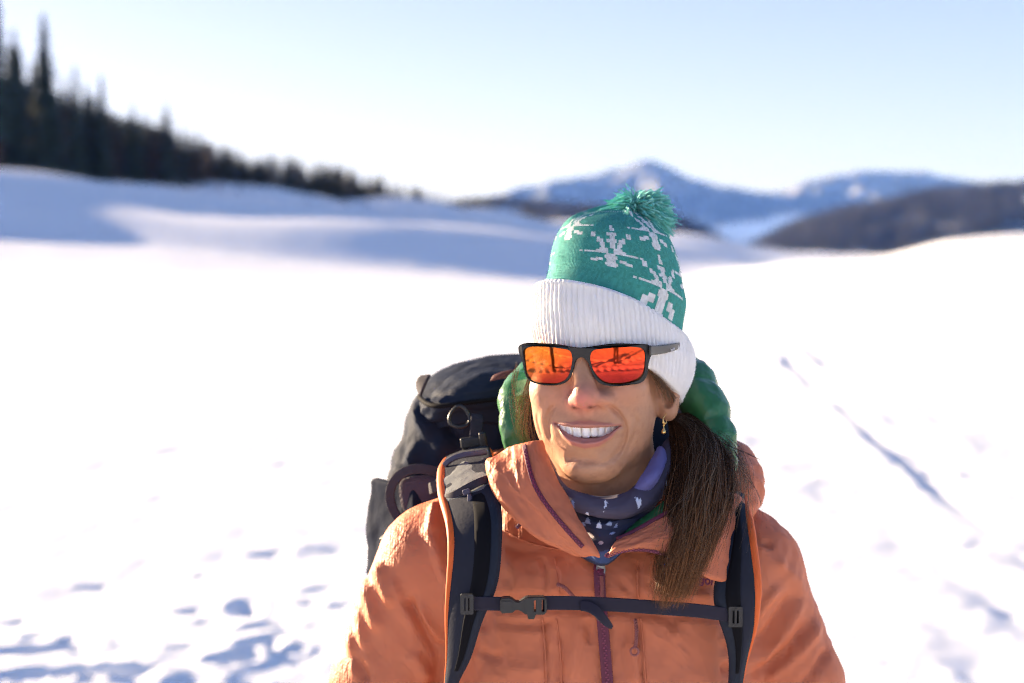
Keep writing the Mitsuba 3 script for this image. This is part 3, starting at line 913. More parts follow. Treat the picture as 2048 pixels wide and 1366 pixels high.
def flake():
    on = set()
    for j in range(2, 8):
        on |= {(0, j), (1, j)} | ({(-1, j), (2, j)} if j % 3 == 1 else set())
    on |= {(0, 9), (1, 9), (0, 10)}
    for j in range(-6, 0):
        on |= {(-1, j), (0, j), (1, j)} | ({(2, j), (-2, j)} if j % 3 == 1 else set())
    for s in (-1, 1):
        on |= {(s * i, 0) for i in range(2, 11)} | {(s * i, 1) for i in range(2, 6)} | {(s * 12, 0)}
        on |= {(s * 3, 2), (s * 4, 3), (s * 3, 3), (s * 4, 4), (s * 5, 4), (s * 5, 5), (s * 7, 6), (s * 8, 6), (s * 7, 7), (s * 8, 7), (s * 4, -3), (s * 5, -3), (s * 6, -4), (s * 7, -4)}
    return on


FL = flake()
chart = np.zeros((NR + 60, NS), bool)
for row, off, ks in [(8, 33, (0,)), (20, 3, range(4)), (36, 33, range(4))]:
    for k in ks:
        for i, j in FL:
            for a_ in ((0,) if abs(i) > 4 and j in (0, 1) else (0, 1)):
                for b_ in (0, 1):
                    r_i = row + int(math.floor(1.5 * j)) + a_
                    if 0 <= r_i < NR:
                        chart[r_i, int(NS / 2 + off + k * 60 + math.floor(1.45 * i)) % NS + b_ - NS * (int(NS / 2 + off + k * 60 + math.floor(1.45 * i)) % NS + b_ >= NS)] = True
for i in range(0, NS, 3):                                       # dotted row at the brim and near the top
    chart[50, i] = True
ci = np.clip(np.floor(vrow).astype(int), 0, NR - 1)
cj = np.floor(ucol).astype(int) % NS
white = chart[ci, cj][..., None]
tone = np.random.default_rng(4).uniform(.82, 1.12, (NR, NS))[ci, cj][..., None]
col = np.where(white, np.array([.56, .585, .58]), np.array([.046, .245, .21])) * tone
scene['m_wool_teal'] = {'type': 'twosided', 'bsdf': {'type': 'bumpmap', 'tex': mikit.proc(wool_n, eps=3e-4), 'scale': .0003, 'bsdf': {'type': 'principled', 'base_color': VC, 'roughness': .85, 'specular': .15, 'sheen': .6, 'sheen_tint': .5}}}
put('knit_hat__crown', (W(ts.reshape(-1, 3)), grid_faces(NR * VS + 1, nphi, True)), 'm_wool_teal', color=col.reshape(-1, 3), label='teal knitted crown with white snowflake pattern')

# pompom: some hundreds of yarn ends from one knot
r_ = np.random.default_rng(12)
knot = P(1270, 424, 1.512)
ms, cs = [], []
for k in range(1700):
    th = r_.normal(0, 1, 3)
    th /= np.linalg.norm(th)
    d = th + (0.60 * RT + .62 * UPV - .1 * FW) * .80
    d /= np.linalg.norm(d)
    sx = d @ RT
    if d @ UPV < -.25 and sx < .3:
        continue
    L = r_.uniform(.0255, .0285) * (1.16 if sx > .3 else 1.0)
    s = np.linspace(0, 1, 9)[:, None]
    side = np.cross(d, [0, 0, 1.0])
    bend = np.array([0, 0, -1.0]) * r_.uniform(.006, .016) * s ** 2.4 + side * r_.normal(0, .008) * s ** 1.6 + r_.normal(0, .0022, 3) * s ** 1.2 + RT * .006 * np.sign(sx) * s ** 2
    p = knot + d * L * s + bend + r_.normal(0, .0025, 3)
    rr = r_.uniform(.00050, .00085)
    v, f = tube(p, np.r_[np.full(7, rr), rr * 1.25, rr * .95], 5)
    ms.append((v, f))
    t_ = r_.uniform(0, 1)
    cs.append(np.tile(np.array([.075, .40, .33]) * (1 - t_) + np.array([.27, .60, .52]) * t_, (len(v), 1)) * np.r_[np.repeat(np.linspace(.7, 1.15, 9), 5), 1, 1][:, None])
put('knit_hat__pompom', cat(ms), 'm_wool_teal', color=np.vstack(cs), label='fluffy teal yarn pompom', kind='stuff')

# loose wool fibres standing off the knit
def fuzz(base, nrm, n, L, col):
    r = np.random.default_rng(55)
    i = r.integers(0, len(base), n)
    d = nrm[i] + r.normal(0, .8, (n, 3))
    d /= np.linalg.norm(d, axis=1, keepdims=True)
    e = np.cross(d, r.normal(0, 1, (n, 3)))
    e /= np.linalg.norm(e, axis=1, keepdims=True)
    l = (L * r.uniform(.4, 1.3, n))[:, None]
    b, w = base[i], .00011
    mid, tip = b + d * l * .6 + e * l * .15, b + d * l + e * l * .45
    g = np.cross(d, e) * w
    v = np.stack([b - e * w, b + e * w, b + g, mid - e * w, mid + e * w, mid + g, tip], 1)
    f = np.array([[0, 1, 4], [0, 4, 3], [1, 2, 5], [1, 5, 4], [2, 0, 3], [2, 3, 5], [3, 4, 6], [4, 5, 6], [5, 3, 6]])
    return v.reshape(-1, 3), (np.arange(n)[:, None, None] * 7 + f).reshape(-1, 3), np.tile(col, (n * 7, 1))


cg = W(cuff.reshape(-1, 3)).reshape(cuff.shape)
cn = gnormals(cg, True)
ctr = HC + HATC[0] * HR_ + HATC[1] * HF
fl = np.sign(((cg - ctr) * cn).sum(-1).mean())
f1 = fuzz(cg[4:-6].reshape(-1, 3), cn[4:-6].reshape(-1, 3) * fl, 5000, .0022, [.74, .725, .70])
wg = W(ts.reshape(-1, 3)).reshape(ts.shape)
wn = gnormals(wg, True)
fl = np.sign(((wg - wg.mean((0, 1))) * wn).sum(-1).mean())
f2 = fuzz(wg[10:].reshape(-1, 3), wn[10:].reshape(-1, 3) * fl, 5000, .0022, [.10, .36, .31])
put('knit_hat__fuzz', cat([f1[:2], f2[:2]]), 'm_wool_teal', smooth=False, color=np.vstack([f1[2], f2[2]]), kind='stuff')

# ---------------------------------------------------------------- the mirrored sunglasses
from shapely.geometry import Polygon
from shapely import affinity
GY, GK, GT = .1000, 4.2, .165
GX0, GZ0 = LOC(1164, 722, GY)


def gl(pts, n):
    """pixels of an outline in the photograph -> (x, z) on the curved front of the glasses"""
    p = spl(pts, n, closed=True)
    y = np.full(len(p), GY)
    for _ in range(4):
        q = np.array([LOC(a, b, c) for (a, b), c in zip(p, y)])
        y = GY - GK * (q[:, 0] - GX0) ** 2 + GT * (q[:, 1] - GZ0)
    return q


F_OUT = [(1038, 692), (1046, 687.5), (1071, 686), (1095, 687), (1118, 689), (1144, 693.5), (1162, 695), (1179, 693.5), (1210, 689), (1250, 687), (1280, 688), (1296, 689.5), (1302, 694), (1302.5, 710), (1297, 727), (1294, 750), (1287, 762), (1263, 769.5), (1234, 772.5), (1210, 770.5), (1194, 762), (1184, 746), (1175, 724), (1169, 717), (1161.6, 715), (1154, 719), (1148, 735), (1142, 753), (1131, 765), (1118, 769.5), (1097, 771), (1073, 767.5), (1057, 760), (1049, 745), (1044, 722), (1039, 709)]
L_L = [(1048, 700), (1056, 694.5), (1075, 693), (1092, 693.3), (1110, 695), (1129, 698), (1140, 702), (1144, 711), (1144.5, 722), (1141.5, 738), (1134, 756), (1118, 766.5), (1094, 768), (1071, 764.5), (1057, 755), (1051, 735), (1048, 712)]
L_R = [(1180, 712), (1184, 702.5), (1202, 697.5), (1222, 695.5), (1245, 694), (1276, 694.5), (1287, 699), (1290.5, 711), (1290, 725), (1288.5, 742), (1283, 754), (1263, 765), (1234, 769), (1210, 765.5), (1195, 754), (1185, 737), (1181, 724)]
fo, l1, l2 = gl(F_OUT, 240), gl(L_L, 110), gl(L_R, 110)


def bend(v, k=0.0):
    v = np.array(v, float)
    return W(np.stack([v[:, 0], GY - GK * (v[:, 0] - GX0) ** 2 + GT * (v[:, 1] - GZ0) + v[:, 2], v[:, 1]], -1))


def plate(poly, t0, t1):
    m = trimesh.creation.extrude_polygon(poly, t1 - t0, engine='earcut')
    v = np.array(m.vertices)
    v[:, 2] += t0
    return v, np.array(m.faces)


hole1, hole2 = Polygon(l1).buffer(0), Polygon(l2).buffer(0)
front = Polygon(fo).buffer(0).difference(hole1.buffer(-.0002)).difference(hole2.buffer(-.0002))
ms = []
for off, a, b in [(-.0007, .0002, .0009), (-.0003, -.0004, .0004), (0, -.0015, -.0004)]:
    g = front.buffer(off)
    for q in getattr(g, 'geoms', [g]):
        v, f = plate(q, a, b)
        ms.append((bend(v), f[:, ::-1]))
mat('m_frame', (0.008, 0.0082, 0.009), 0.5, specular=.5)
put('sunglasses__frame', cat(ms), 'm_frame', smooth=28)
labels['sunglasses'] = {'label': "sunglasses with black frame and orange mirrored lenses on the person's face", 'category': 'sunglasses'}


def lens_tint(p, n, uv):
    # coated lens, darker red lower down; gold upper outer part paints in reflected trees
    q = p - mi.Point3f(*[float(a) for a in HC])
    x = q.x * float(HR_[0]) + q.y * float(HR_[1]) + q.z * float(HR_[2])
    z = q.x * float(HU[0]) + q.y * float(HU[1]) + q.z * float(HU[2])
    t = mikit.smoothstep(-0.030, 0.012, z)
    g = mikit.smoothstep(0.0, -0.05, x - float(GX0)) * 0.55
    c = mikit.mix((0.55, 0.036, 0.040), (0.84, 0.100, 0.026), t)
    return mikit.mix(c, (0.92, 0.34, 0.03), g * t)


def lens_coat(p, n, uv):
    q = p - mi.Point3f(*[float(a) for a in HC])
    z = q.x * float(HU[0]) + q.y * float(HU[1]) + q.z * float(HU[2])
    return 0.40 + 0.48 * mikit.smoothstep(-0.026, -0.004, z)      # flash coating, thinner towards the lower edge


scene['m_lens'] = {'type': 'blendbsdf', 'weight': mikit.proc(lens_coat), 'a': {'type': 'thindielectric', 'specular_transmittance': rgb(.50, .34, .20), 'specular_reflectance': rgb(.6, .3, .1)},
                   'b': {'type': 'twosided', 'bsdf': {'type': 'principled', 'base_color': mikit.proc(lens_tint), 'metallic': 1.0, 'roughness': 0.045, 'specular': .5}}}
for poly, nm in ((hole1, 'right'), (hole2, 'left')):
    v2, f2 = trimesh.creation.triangulate_polygon(poly.buffer(.0006), engine='earcut')
    v3, f3 = trimesh.remesh.subdivide_to_size(np.c_[v2, 0 * v2[:, 0]], f2, .0052, max_iter=20)
    m = trimesh.Trimesh(v3, f3)
    m.merge_vertices()
    x, z = np.array(m.vertices)[:, 0], np.array(m.vertices)[:, 1]
    zc = LOC(1164, 728, GY)[1]
    y = GY - .0012 - GK * (x - GX0) ** 2 + GT * (z - GZ0) - 3.0 * (z - zc) ** 2 + 3.0 * .012 ** 2
    nrm = np.stack([2 * GK * (x - GX0), np.ones_like(x), 6.0 * (z - zc) - GT], -1)
    nrm /= np.linalg.norm(nrm, axis=1, keepdims=True)
    nw = nrm[:, :1] * HR_ + nrm[:, 1:2] * HF + nrm[:, 2:] * HU
    import meshkit
    f = np.array(m.faces)
    vw = W(np.stack([x, y, z], -1))
    fnn = np.cross(vw[f[:, 1]] - vw[f[:, 0]], vw[f[:, 2]] - vw[f[:, 0]])
    f = np.where(((fnn * nw[f[:, 0]]).sum(1) < 0)[:, None], f[:, ::-1], f)
    key = 'sunglasses__lens' + ('' if nm == 'right' else '_001')
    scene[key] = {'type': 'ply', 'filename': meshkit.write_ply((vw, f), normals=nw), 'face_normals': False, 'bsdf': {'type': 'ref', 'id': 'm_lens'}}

# temple arm over the cuff, its end tucked into the fold of the brim
mat('m_temple', (0.060, 0.058, 0.052), 0.35, specular=.5)
tp = np.array([P(1300, 701, 1.412), P(1318, 699.5, 1.428), P(1335, 697, 1.441), P(1352, 692.5, 1.458), P(1361, 689.5, 1.476), P(1368, 688, 1.525)])
tps = spl(tp, 30)
hgt = np.interp(np.linspace(0, 1, 30), [0, .25, .55, .85, 1], [.0100, .0085, .0062, .0036, .003])
out = np.array([.97, -.25, 0])
put('sunglasses__temple', ribbon(tps, hgt, .0024, out), 'm_temple', smooth=True)
_h = gl(F_OUT, 60)[:, 0].min() + .004
mir = W(np.stack([np.full(30, _h) - .004 * np.linspace(0, 1, 30), np.linspace(GY - GK * (_h - GX0) ** 2 - .004, -.02, 30), np.full(30, LOC(1045, 700, .09)[1])], -1))
put('sunglasses__temple', ribbon(mir, hgt, .0024, out * [-1, 1, 1]), 'm_temple', smooth=True)
mat('m_silver', (.75, .75, .74), .3, metallic=1.0)
ms = []
for q in ([(1336, 697), (1339, 700.5), (1337.5, 705)], [(1344, 694.5), (1341, 697.5), (1339, 700.5)], [(1344, 694.5), (1346.5, 695.5), (1343.5, 699.5)]):
    ms.append(tube(np.array([P(1341 + (a - 1341) * .75, 700 + (b - 700) * .75, np.interp(a, [1318, 1335, 1352], [1.428, 1.441, 1.458])) + out * .0022 for a, b in q]), .00045, 5))
put('sunglasses__emblem', cat(ms), 'm_silver', label='small silver emblem on the temple')
# ---------------------------------------------------------------- the orange jacket
def N(px, py, y):
    return P(px, py, y)


TC = .098                                                        # middle of the torso
ARM_L = [(N(862, 1130, 1.545), .060), (N(775, 1366, 1.545), .059), (N(735, 1560, 1.57), .054), (N(800, 1830, 1.47), .044)]
ARM_R = [(N(1497, 1150, 1.545), .057), (N(1574, 1366, 1.55), .0555), (N(1605, 1560, 1.57), .052), (N(1550, 1830, 1.47), .043)]


def jacket_sdf(x, y, z):
    w = np.interp(z, [.78, 1.0, 1.15, 1.26, 1.33, 1.37], [.185, .165, .165, .166, .160, .135])
    dd = np.interp(z, [.78, 1.0, 1.2, 1.32, 1.40], [.125, .118, .130, .122, .095])
    yc = np.interp(z, [.78, 1.2, 1.4], [1.53, 1.528, 1.545])
    q = ((np.abs(x - TC) / w) ** 2.4 + (np.abs(y - yc) / dd) ** 2.4) ** (1 / 2.4)
    d = (q - 1) * .125
    d = smax(d, z - 1.372, .05)
    d = np.maximum(d, .80 - z)
    d = smin(d, cone(x, y, z, N(1195, 1025, 1.555), N(905, 1118, 1.55), .075, .066), .05)
    d = smin(d, cone(x, y, z, N(1195, 1025, 1.555), N(1460, 1130, 1.55), .075, .064), .05)
    arms = None
    for A in (ARM_L, ARM_R):
        for (a, ra), (b, rb) in zip(A[:-1], A[1:]):
            e = cone(x, y, z, a, b, ra, rb)
            arms = e if arms is None else smin(arms, e, .02)
    d = smin(d, arms, .022)
    # the neck opening
    d = smax(d, -cone(x, y, z, N(1205, 1075, 1.475), N(1205, 930, 1.52), .030, .072), .015)
    return d


JLO, JHI = (-.21, 1.36, .78), (.42, 1.70, 1.47)
JH = .0039
jv, jf = surface_nets(sample(jacket_sdf, JLO, JHI, JH), np.array(JLO), JH)
jm = trimesh.Trimesh(jv, jf, process=False)
trimesh.smoothing.filter_taubin(jm, iterations=6)
jn = np.array(jm.vertex_normals)
jv = np.array(jm.vertices)
px_, py_ = PX(jv)
disp = np.zeros(len(jv))
fr = sstep(.0, .35, -jn[:, 1] + .15)
JFOLDS = [  # (points in the photograph, half-width in pixels, height in metres)
    ([(875, 1005), (866, 1035), (864, 1070)], 9, .008), ([(760, 1120), (770, 1165), (790, 1218)], 13, .009), ([(738, 1150), (745, 1205), (762, 1270)], 12, .009), ([(722, 1180), (724, 1240), (735, 1310)], 9, .006), ([(704, 1240), (706, 1300), (716, 1366)], 9, .006),
    ([(800, 1180), (845, 1250), (900, 1325)], 13, -.011), ([(785, 1150), (805, 1200), (835, 1262)], 10, .006), ([(832, 1200), (870, 1262), (902, 1300)], 9, .006), ([(838, 1215), (872, 1280), (900, 1345)], 7, .006), ([(700, 1300), (740, 1366)], 10, -.006), ([(820, 1300), (860, 1366)], 14, .006), ([(890, 1020), (893, 1080), (897, 1150)], 7, -.008), ([(850, 1050), (880, 1120), (896, 1180)], 10, .004),
    ([(1600, 1190), (1560, 1270), (1492, 1335)], 11, .007), ([(1585, 1175), (1545, 1245), (1500, 1300)], 8, -.007), ([(1560, 1170), (1530, 1200), (1506, 1240)], 9, .006), ([(1635, 1240), (1590, 1310), (1520, 1366)], 11, .007), ([(1618, 1235), (1570, 1300), (1500, 1350)], 8, -.006), ([(1655, 1290), (1625, 1340), (1590, 1380)], 9, -.006), ([(1500, 1060), (1520, 1085), (1545, 1092)], 8, -.006), ([(1503, 1085), (1525, 1105)], 8, .005), ([(1535, 1120), (1580, 1150), (1600, 1200)], 12, .004),
    ([(1080, 1110), (1088, 1180), (1080, 1200)], 3.5, -.004), ([(1082, 1230), (1092, 1300), (1095, 1380)], 3.5, -.004), ([(1277, 1120), (1276, 1160), (1278, 1200)], 3, -.003), ([(1272, 1232), (1280, 1300), (1288, 1380)], 3.5, -.005), ([(1262, 1232), (1268, 1300), (1272, 1380)], 7, .003),
    ([(1160, 1235), (1150, 1290), (1145, 1366)], 14, .004), ([(1175, 1235), (1180, 1290)], 8, -.004), ([(1120, 1240), (1122, 1320), (1120, 1380)], 12, -.003), ([(1255, 1240), (1245, 1300), (1250, 1366)], 10, -.003), ([(1300, 1232), (1350, 1248), (1365, 1262)], 8, -.004), ([(1350, 1240), (1352, 1265), (1340, 1280)], 7, .004),
    ([(950, 1250), (960, 1290), (945, 1330)], 12, .006), ([(955, 1295), (985, 1315), (1010, 1312)], 8, -.005), ([(1440, 1265), (1462, 1300), (1440, 1325)], 12, .007), ([(1445, 1335), (1480, 1345)], 8, -.006), ([(1100, 1120), (1120, 1160), (1110, 1195)], 12, .004), ([(1240, 1150), (1262, 1185), (1300, 1195)], 9, -.003), ([(1010, 1120), (1030, 1170), (1010, 1195)], 16, .004), ([(990, 1240), (1050, 1250), (1120, 1238)], 10, -.004), ([(1350, 1180), (1400, 1190), (1430, 1190)], 10, .004),
    ([(1000, 1080), (1040, 1100), (1090, 1095)], 10, -.003), ([(1010, 1330), (1060, 1340), (1100, 1330)], 16, .003),
]
for pts, w, h in JFOLDS:
    c = spl(np.array(pts, float), 10)
    m = (px_ > c[:, 0].min() - 4 * w) & (px_ < c[:, 0].max() + 4 * w) & (py_ > c[:, 1].min() - 4 * w) & (py_ < c[:, 1].max() + 4 * w)
    q, t = line2(px_[m], py_[m], c)
    disp[m] += fr[m] * h * np.exp(-(q / w) ** 2) * np.clip(np.sin(np.pi * np.clip(t, .03, .97)) * 1.7, 0, 1)
# loose cloth: long soft creases running down the sleeves and across the body
armness = sstep(.14, .19, np.abs(jv[:, 0] - TC - .0))
for ang, f1, f2, amp, sd in [(.5, 6, 30, .0022, 1), (-.5, 7, 36, .0030, 2)]:
    ca, sa = math.cos(ang), math.sin(ang)
    u, v_ = jv[:, 0] * ca + jv[:, 2] * sa, -jv[:, 0] * sa + jv[:, 2] * ca
    side = (jv[:, 0] < TC) if sd == 1 else (jv[:, 0] >= TC)
    wrp = .02 * fb(jv * 9, 2, 80 + sd)
    r1 = 1 - np.abs(fb(np.stack([(u + wrp) * f2, v_ * f1, jv[:, 1] * 12], -1), 2, 83 + sd)) * 2.2
    disp += np.where(side, amp * r1 * armness * (.55 if sd == 1 else 1), 0)
r2 = 1 - np.abs(fb(np.stack([jv[:, 0] * 20, jv[:, 1] * 20, jv[:, 2] * 12], -1), 3, 91)) * 2
r3 = 1 - np.abs(fb(np.stack([jv[:, 0] * 34 + jv[:, 2] * 12, jv[:, 1] * 34, jv[:, 2] * 17], -1), 2, 95)) * 2
disp += .0014 * np.clip(r3, 0, 1) ** 2.5 * (1 - .7 * armness * (jv[:, 0] < TC))
disp += .0016 * r2 * (1 - armness) + .0006 * fb(jv * 60, 2, 93) * (1 - armness)
# a seat for the webbing: the straps press into the cloth
for c, w, h in [([(950, 960), (955, 1100), (945, 1200), (925, 1300), (905, 1366)], 46, -.009), ([(1478, 1050), (1475, 1170), (1478, 1260), (1470, 1366)], 34, -.009), ([(1000, 1207), (1200, 1208), (1450, 1226)], 20, -.005)]:
    q, t = line2(px_, py_, c)
    disp += fr * h * np.exp(-(q / w) ** 4)
jv = jv + jn * disp[:, None]


def cloth_color(p, n, uv):
    return mikit.mix((0.465, 0.131, 0.061), (0.525, 0.161, 0.076), mikit.fbm(p.x * 14, p.y * 14, p.z * 14, octaves=3))


def cloth_bump(p, n, uv):
    a = mikit.fbm(p.x * 55, p.y * 55, p.z * 35, octaves=4)
    rip = dr.maximum(dr.exp(-dr.square((p.x * 330 - dr.floor(p.x * 330) - .5) / .16)), dr.exp(-dr.square((p.z * 330 - dr.floor(p.z * 330) - .5) / .16)))
    fine = mikit.fbm(p.x * 260 + p.z * 90, p.y * 260, p.z * 120, octaves=3)
    return a * 0.0034 + fine * 0.0012 + rip * 0.00018


mat('m_jacket', (0, 0, 0), 0.58, proc=cloth_color, bump=cloth_bump, eps=6e-4, specular=.30, sheen=.35, sheen_tint=.8)
put('person__jacket', (jv, jf), 'm_jacket', label='burnt orange shell jacket')

# collar: the left side stands and folds outward, the right side lies open over the chest
cl = surf(np.array([
    [N(992, 940, 1.492), N(1016, 902, 1.462), N(1052, 884, 1.436), N(1086, 880, 1.445)],
    [N(977, 945, 1.462), N(1018, 938, 1.432), N(1063, 930, 1.413), N(1104, 938, 1.428)],
    [N(985, 978, 1.440), N(1034, 978, 1.412), N(1080, 978, 1.398), N(1132, 990, 1.412)],
    [N(1018, 1018, 1.418), N(1066, 1020, 1.398), N(1112, 1026, 1.387), N(1160, 1044, 1.398)],
    [N(1072, 1060, 1.404), N(1112, 1064, 1.390), N(1150, 1072, 1.380), N(1184, 1086, 1.386)],
    [N(1150, 1108, 1.392), N(1170, 1110, 1.384), N(1186, 1112, 1.378), N(1200, 1116, 1.378)]]), 110, 70)
uu, vv = np.meshgrid(np.linspace(0, 1, 110), np.linspace(0, 1, 70), indexing='ij')
bulk = .010 * np.exp(-((vv - .18) / .16) ** 2) * sstep(0, .15, uu) * sstep(1, .75, uu)
wr = .0026 * (1 - 2.2 * np.abs(fb(np.stack([uu * 3.2 + .9 * vv, vv * 5.0, 0 * uu + 3], -1), 3, 101))) * sstep(.62, .40, vv) + .0012 * fb(cl * 60, 2, 102)
put('person__jacket__collar', slab(cl, .006, disp=(bulk + wr), rim=5), 'm_jacket')
cr = surf(np.array([
    [N(1234, 1086, 1.392), N(1280, 1064, 1.397), N(1340, 1030, 1.408), N(1400, 1000, 1.44), N(1450, 985, 1.47), N(1488, 1004, 1.478)],
    [N(1226, 1096, 1.384), N(1274, 1080, 1.383), N(1340, 1062, 1.386), N(1405, 1050, 1.405), N(1452, 1048, 1.425), N(1481, 1056, 1.432)],
    [N(1218, 1104, 1.381), N(1266, 1091, 1.377), N(1336, 1088, 1.377), N(1404, 1102, 1.390), N(1446, 1112, 1.402), N(1470, 1120, 1.408)],
    [N(1210, 1112, 1.383), N(1260, 1099, 1.379), N(1330, 1110, 1.376), N(1400, 1150, 1.382), N(1438, 1164, 1.390), N(1460, 1172, 1.398)]]), 60, 110)
uu, vv = np.meshgrid(np.linspace(0, 1, 60), np.linspace(0, 1, 110), indexing='ij')
wr = .0022 * (1 - 2 * np.abs(fb(np.stack([uu * 3 + vv, vv * 5, 0 * uu], -1), 3, 111)))
put('person__jacket__collar', slab(cr, .006, disp=wr, rim=4), 'm_jacket')

# jacket hood lying behind the neck: seen as the orange bulge right of the hair
hp = spl([N(985, 990, 1.52), N(985, 955, 1.57), N(1060, 940, 1.66), N(1220, 930, 1.71), N(1400, 935, 1.66), N(1462, 945, 1.585), N(1478, 985, 1.53), N(1474, 1030, 1.49)], 90)
hr_ = np.interp(np.linspace(0, 1, 90), [0, .1, .3, .6, .8, .92, 1], [.014, .022, .035, .038, .032, .0255, .012])
v, f = tube(hp, hr_, 36)
nrm = np.array(trimesh.Trimesh(v, f, process=False).vertex_normals)
v = v + nrm * (.004 * fb(v * 28, 3, 121) + .003 * (1 - 2 * np.abs(fb(v * 45, 2, 122))))[:, None]
put('person__jacket__hood', (v, f), 'm_jacket')

# zips
mat('m_maroon', (0.115, 0.018, 0.040), 0.6)
mat('m_maroon_teeth', (0.19, 0.024, 0.060), 0.4, specular=.5)
mat('m_cord', (0.26, 0.085, 0.075), 0.7)
mat('m_purple_cord', (0.13, 0.055, 0.10), 0.6)
mat('m_steel', (.22, .225, .23), .35, metallic=1.0)
jtree = cKDTree(jv)


def on_jacket(pts, lift=.002, n=40):
    """points of the photograph laid on the jacket's front"""
    c = spl(np.array(pts, float), n)
    fq = np.where(jn[:, 1] < .1)[0]
    tr = cKDTree(np.c_[px_[fq], py_[fq]])
    out = []
    for a, b in c:
        _, i = tr.query([a, b], 6)
        yy = np.min(jv[fq[i], 1])
        out.append(P(a, b, yy - lift))
    out = np.array(out)
    k = np.ones(5) / 5
    out[:, 1] = np.convolve(np.pad(out[:, 1], 2, 'edge'), k, 'valid')
    return out


def zip_teeth(path, w, step=.0024, h=.0014):
    L = np.r_[0, np.cumsum(np.linalg.norm(np.diff(path, axis=0), axis=1))]
    s = np.arange(0, L[-1], step)
    p = np.stack([np.interp(s, L, path[:, k]) for k in range(3)], 1)
    t, a, b = frames(p, [0, -1, 0])
    ms = []
    box = trimesh.creation.box((1, 1, 1))
    bv, bf = np.array(box.vertices), np.array(box.faces)
    for i in range(len(p)):
        sd = .25 * w * (1 if i % 2 else -1)
        ms.append((p[i] + bv[:, :1] * t[i] * step * .62 + bv[:, 1:2] * b[i] * w * .62 + b[i] * sd + bv[:, 2:] * a[i] * h, bf))
    return cat(ms)


zm = on_jacket([(1199, 1116), (1199, 1160), (1203, 1220), (1209, 1290), (1216, 1380)], .0045, 60)
put('person__jacket__zip_tape', ribbon(zm, .0115, .0024, [0, -1, 0]), 'm_maroon', label='maroon front zip of the jacket')
put('person__jacket__zip_teeth', zip_teeth(zm[3:] + [0, -.0016, 0], .0034), 'm_maroon_teeth', smooth=False, kind='stuff')
zl = spl(cl[2:106:8, 43] + np.array([0, -.005, 0]), 80)
put('person__jacket__zip_tape', ribbon(zl, .0046, .0016, [-.3, -1, .1]), 'm_maroon')
put('person__jacket__zip_teeth', zip_teeth(zl[4:] + [0, -.0018, 0], .0024), 'm_maroon_teeth', smooth=False, kind='stuff')
zr = spl(cr[-2, 0:70:6] + np.array([0, -.0038, .0005]), 70)
put('person__jacket__zip_tape', ribbon(zr, .0042, .0016, [0, -1, .2]), 'm_maroon')
put('person__jacket__zip_teeth', zip_teeth(zr + [0, -.0018, 0], .0022), 'm_maroon_teeth', smooth=False, kind='stuff')
mat('m_green_zip', (0.03, 0.20, 0.06), .5)
zg = spl(cr[9, 4:64:6] + np.array([0, -.0050, 0]), 60)
put('person__jacket__lining_zip', zip_teeth(zg, .0040, .0022), 'm_green_zip', smooth=False, label='green zip along the open collar', kind='stuff')
mp = spl(cr[0, 0:64:6] + np.array([0, -.002, .004]), 50)
put('person__jacket__collar_piping', tube(mp, .0028, 8), 'm_maroon')
# slider and pull cords
sl = zm[0]
bx = trimesh.creation.box((.0085, .005, .012))
ms = [(np.array(bx.vertices) * np.where(np.array(bx.vertices)[:, 2:] < 0, [.8, 1, 1], [1.15, 1, 1]) + P(1201, 1126, sl[1] - .004), np.array(bx.faces)), tube(spl([P(1197, 1128, sl[1] - .007), P(1201, 1126, sl[1] - .0105), P(1205, 1128, sl[1] - .009), P(1206, 1150, sl[1] - .008), P(1201, 1153, sl[1] - .008), P(1196, 1150, sl[1] - .008)], 30, closed=True), .0010, 6, closed=True, up=[0, 1, 0])]
put('person__jacket__zip_slider', cat(ms), 'm_steel', smooth=30)


def cord(pts, r=.0013, loop=None, braid=True):
    p = on_jacket(pts, .0075, 46)
    ms = []
    if braid:
        s = np.linspace(0, 1, 46) * np.pi * 11
        t, a, b = frames(p, [0, -1, 0])
        for k in (0, 1):
            ms.append(tube(p + b * (r * .9 * np.sin(s + k * np.pi))[:, None] + a * (r * .6 * np.cos(s + k * np.pi))[:, None], r * .8, 6))
    else:
        ms.append(tube(p, r, 8))
    if loop:
        cx, cy, rx, ry = loop
        yy = p[-1, 1] - .001
        ang = np.linspace(0, 2 * np.pi, 24, endpoint=False)
        ms.append(tube(np.array([P(cx + rx * math.cos(q), cy + ry * math.sin(q), yy) for q in ang]), r * .85, 6, closed=True, up=[0, 1, 0]))
    return cat(ms)


for pts in ([(1110, 1116), (1113, 1150), (1120, 1192)], [(1084, 1236), (1090, 1300), (1092, 1380)], [(1112, 1238), (1120, 1300), (1122, 1380)], [(1277, 1118), (1275, 1160), (1277, 1198)], [(1281, 1236), (1287, 1300), (1292, 1380)], [(1010, 1060), (1050, 1082), (1110, 1098), (1180, 1112)]):
    put('person__jacket__seam', tube(on_jacket(pts, .0001, 50), .0008, 6), 'm_jacket')
put('person__jacket__pull_cord', cord([(1203, 1152), (1204, 1180), (1203, 1206)], loop=(1210, 1209, 11, 6)), 'm_cord')
put('person__jacket__pull_cord', cord([(1114, 1169), (1126, 1173), (1138, 1184), (1150, 1196)]), 'm_cord')
put('person__jacket__pull_cord', cord([(1270, 1238), (1273, 1262), (1270, 1296)], loop=(1269, 1303, 8, 8)), 'm_cord')
put('person__jacket__toggle_cord', cord([(1060, 1032), (1046, 1043), (1034, 1055)], .0019, braid=False), 'm_purple_cord')
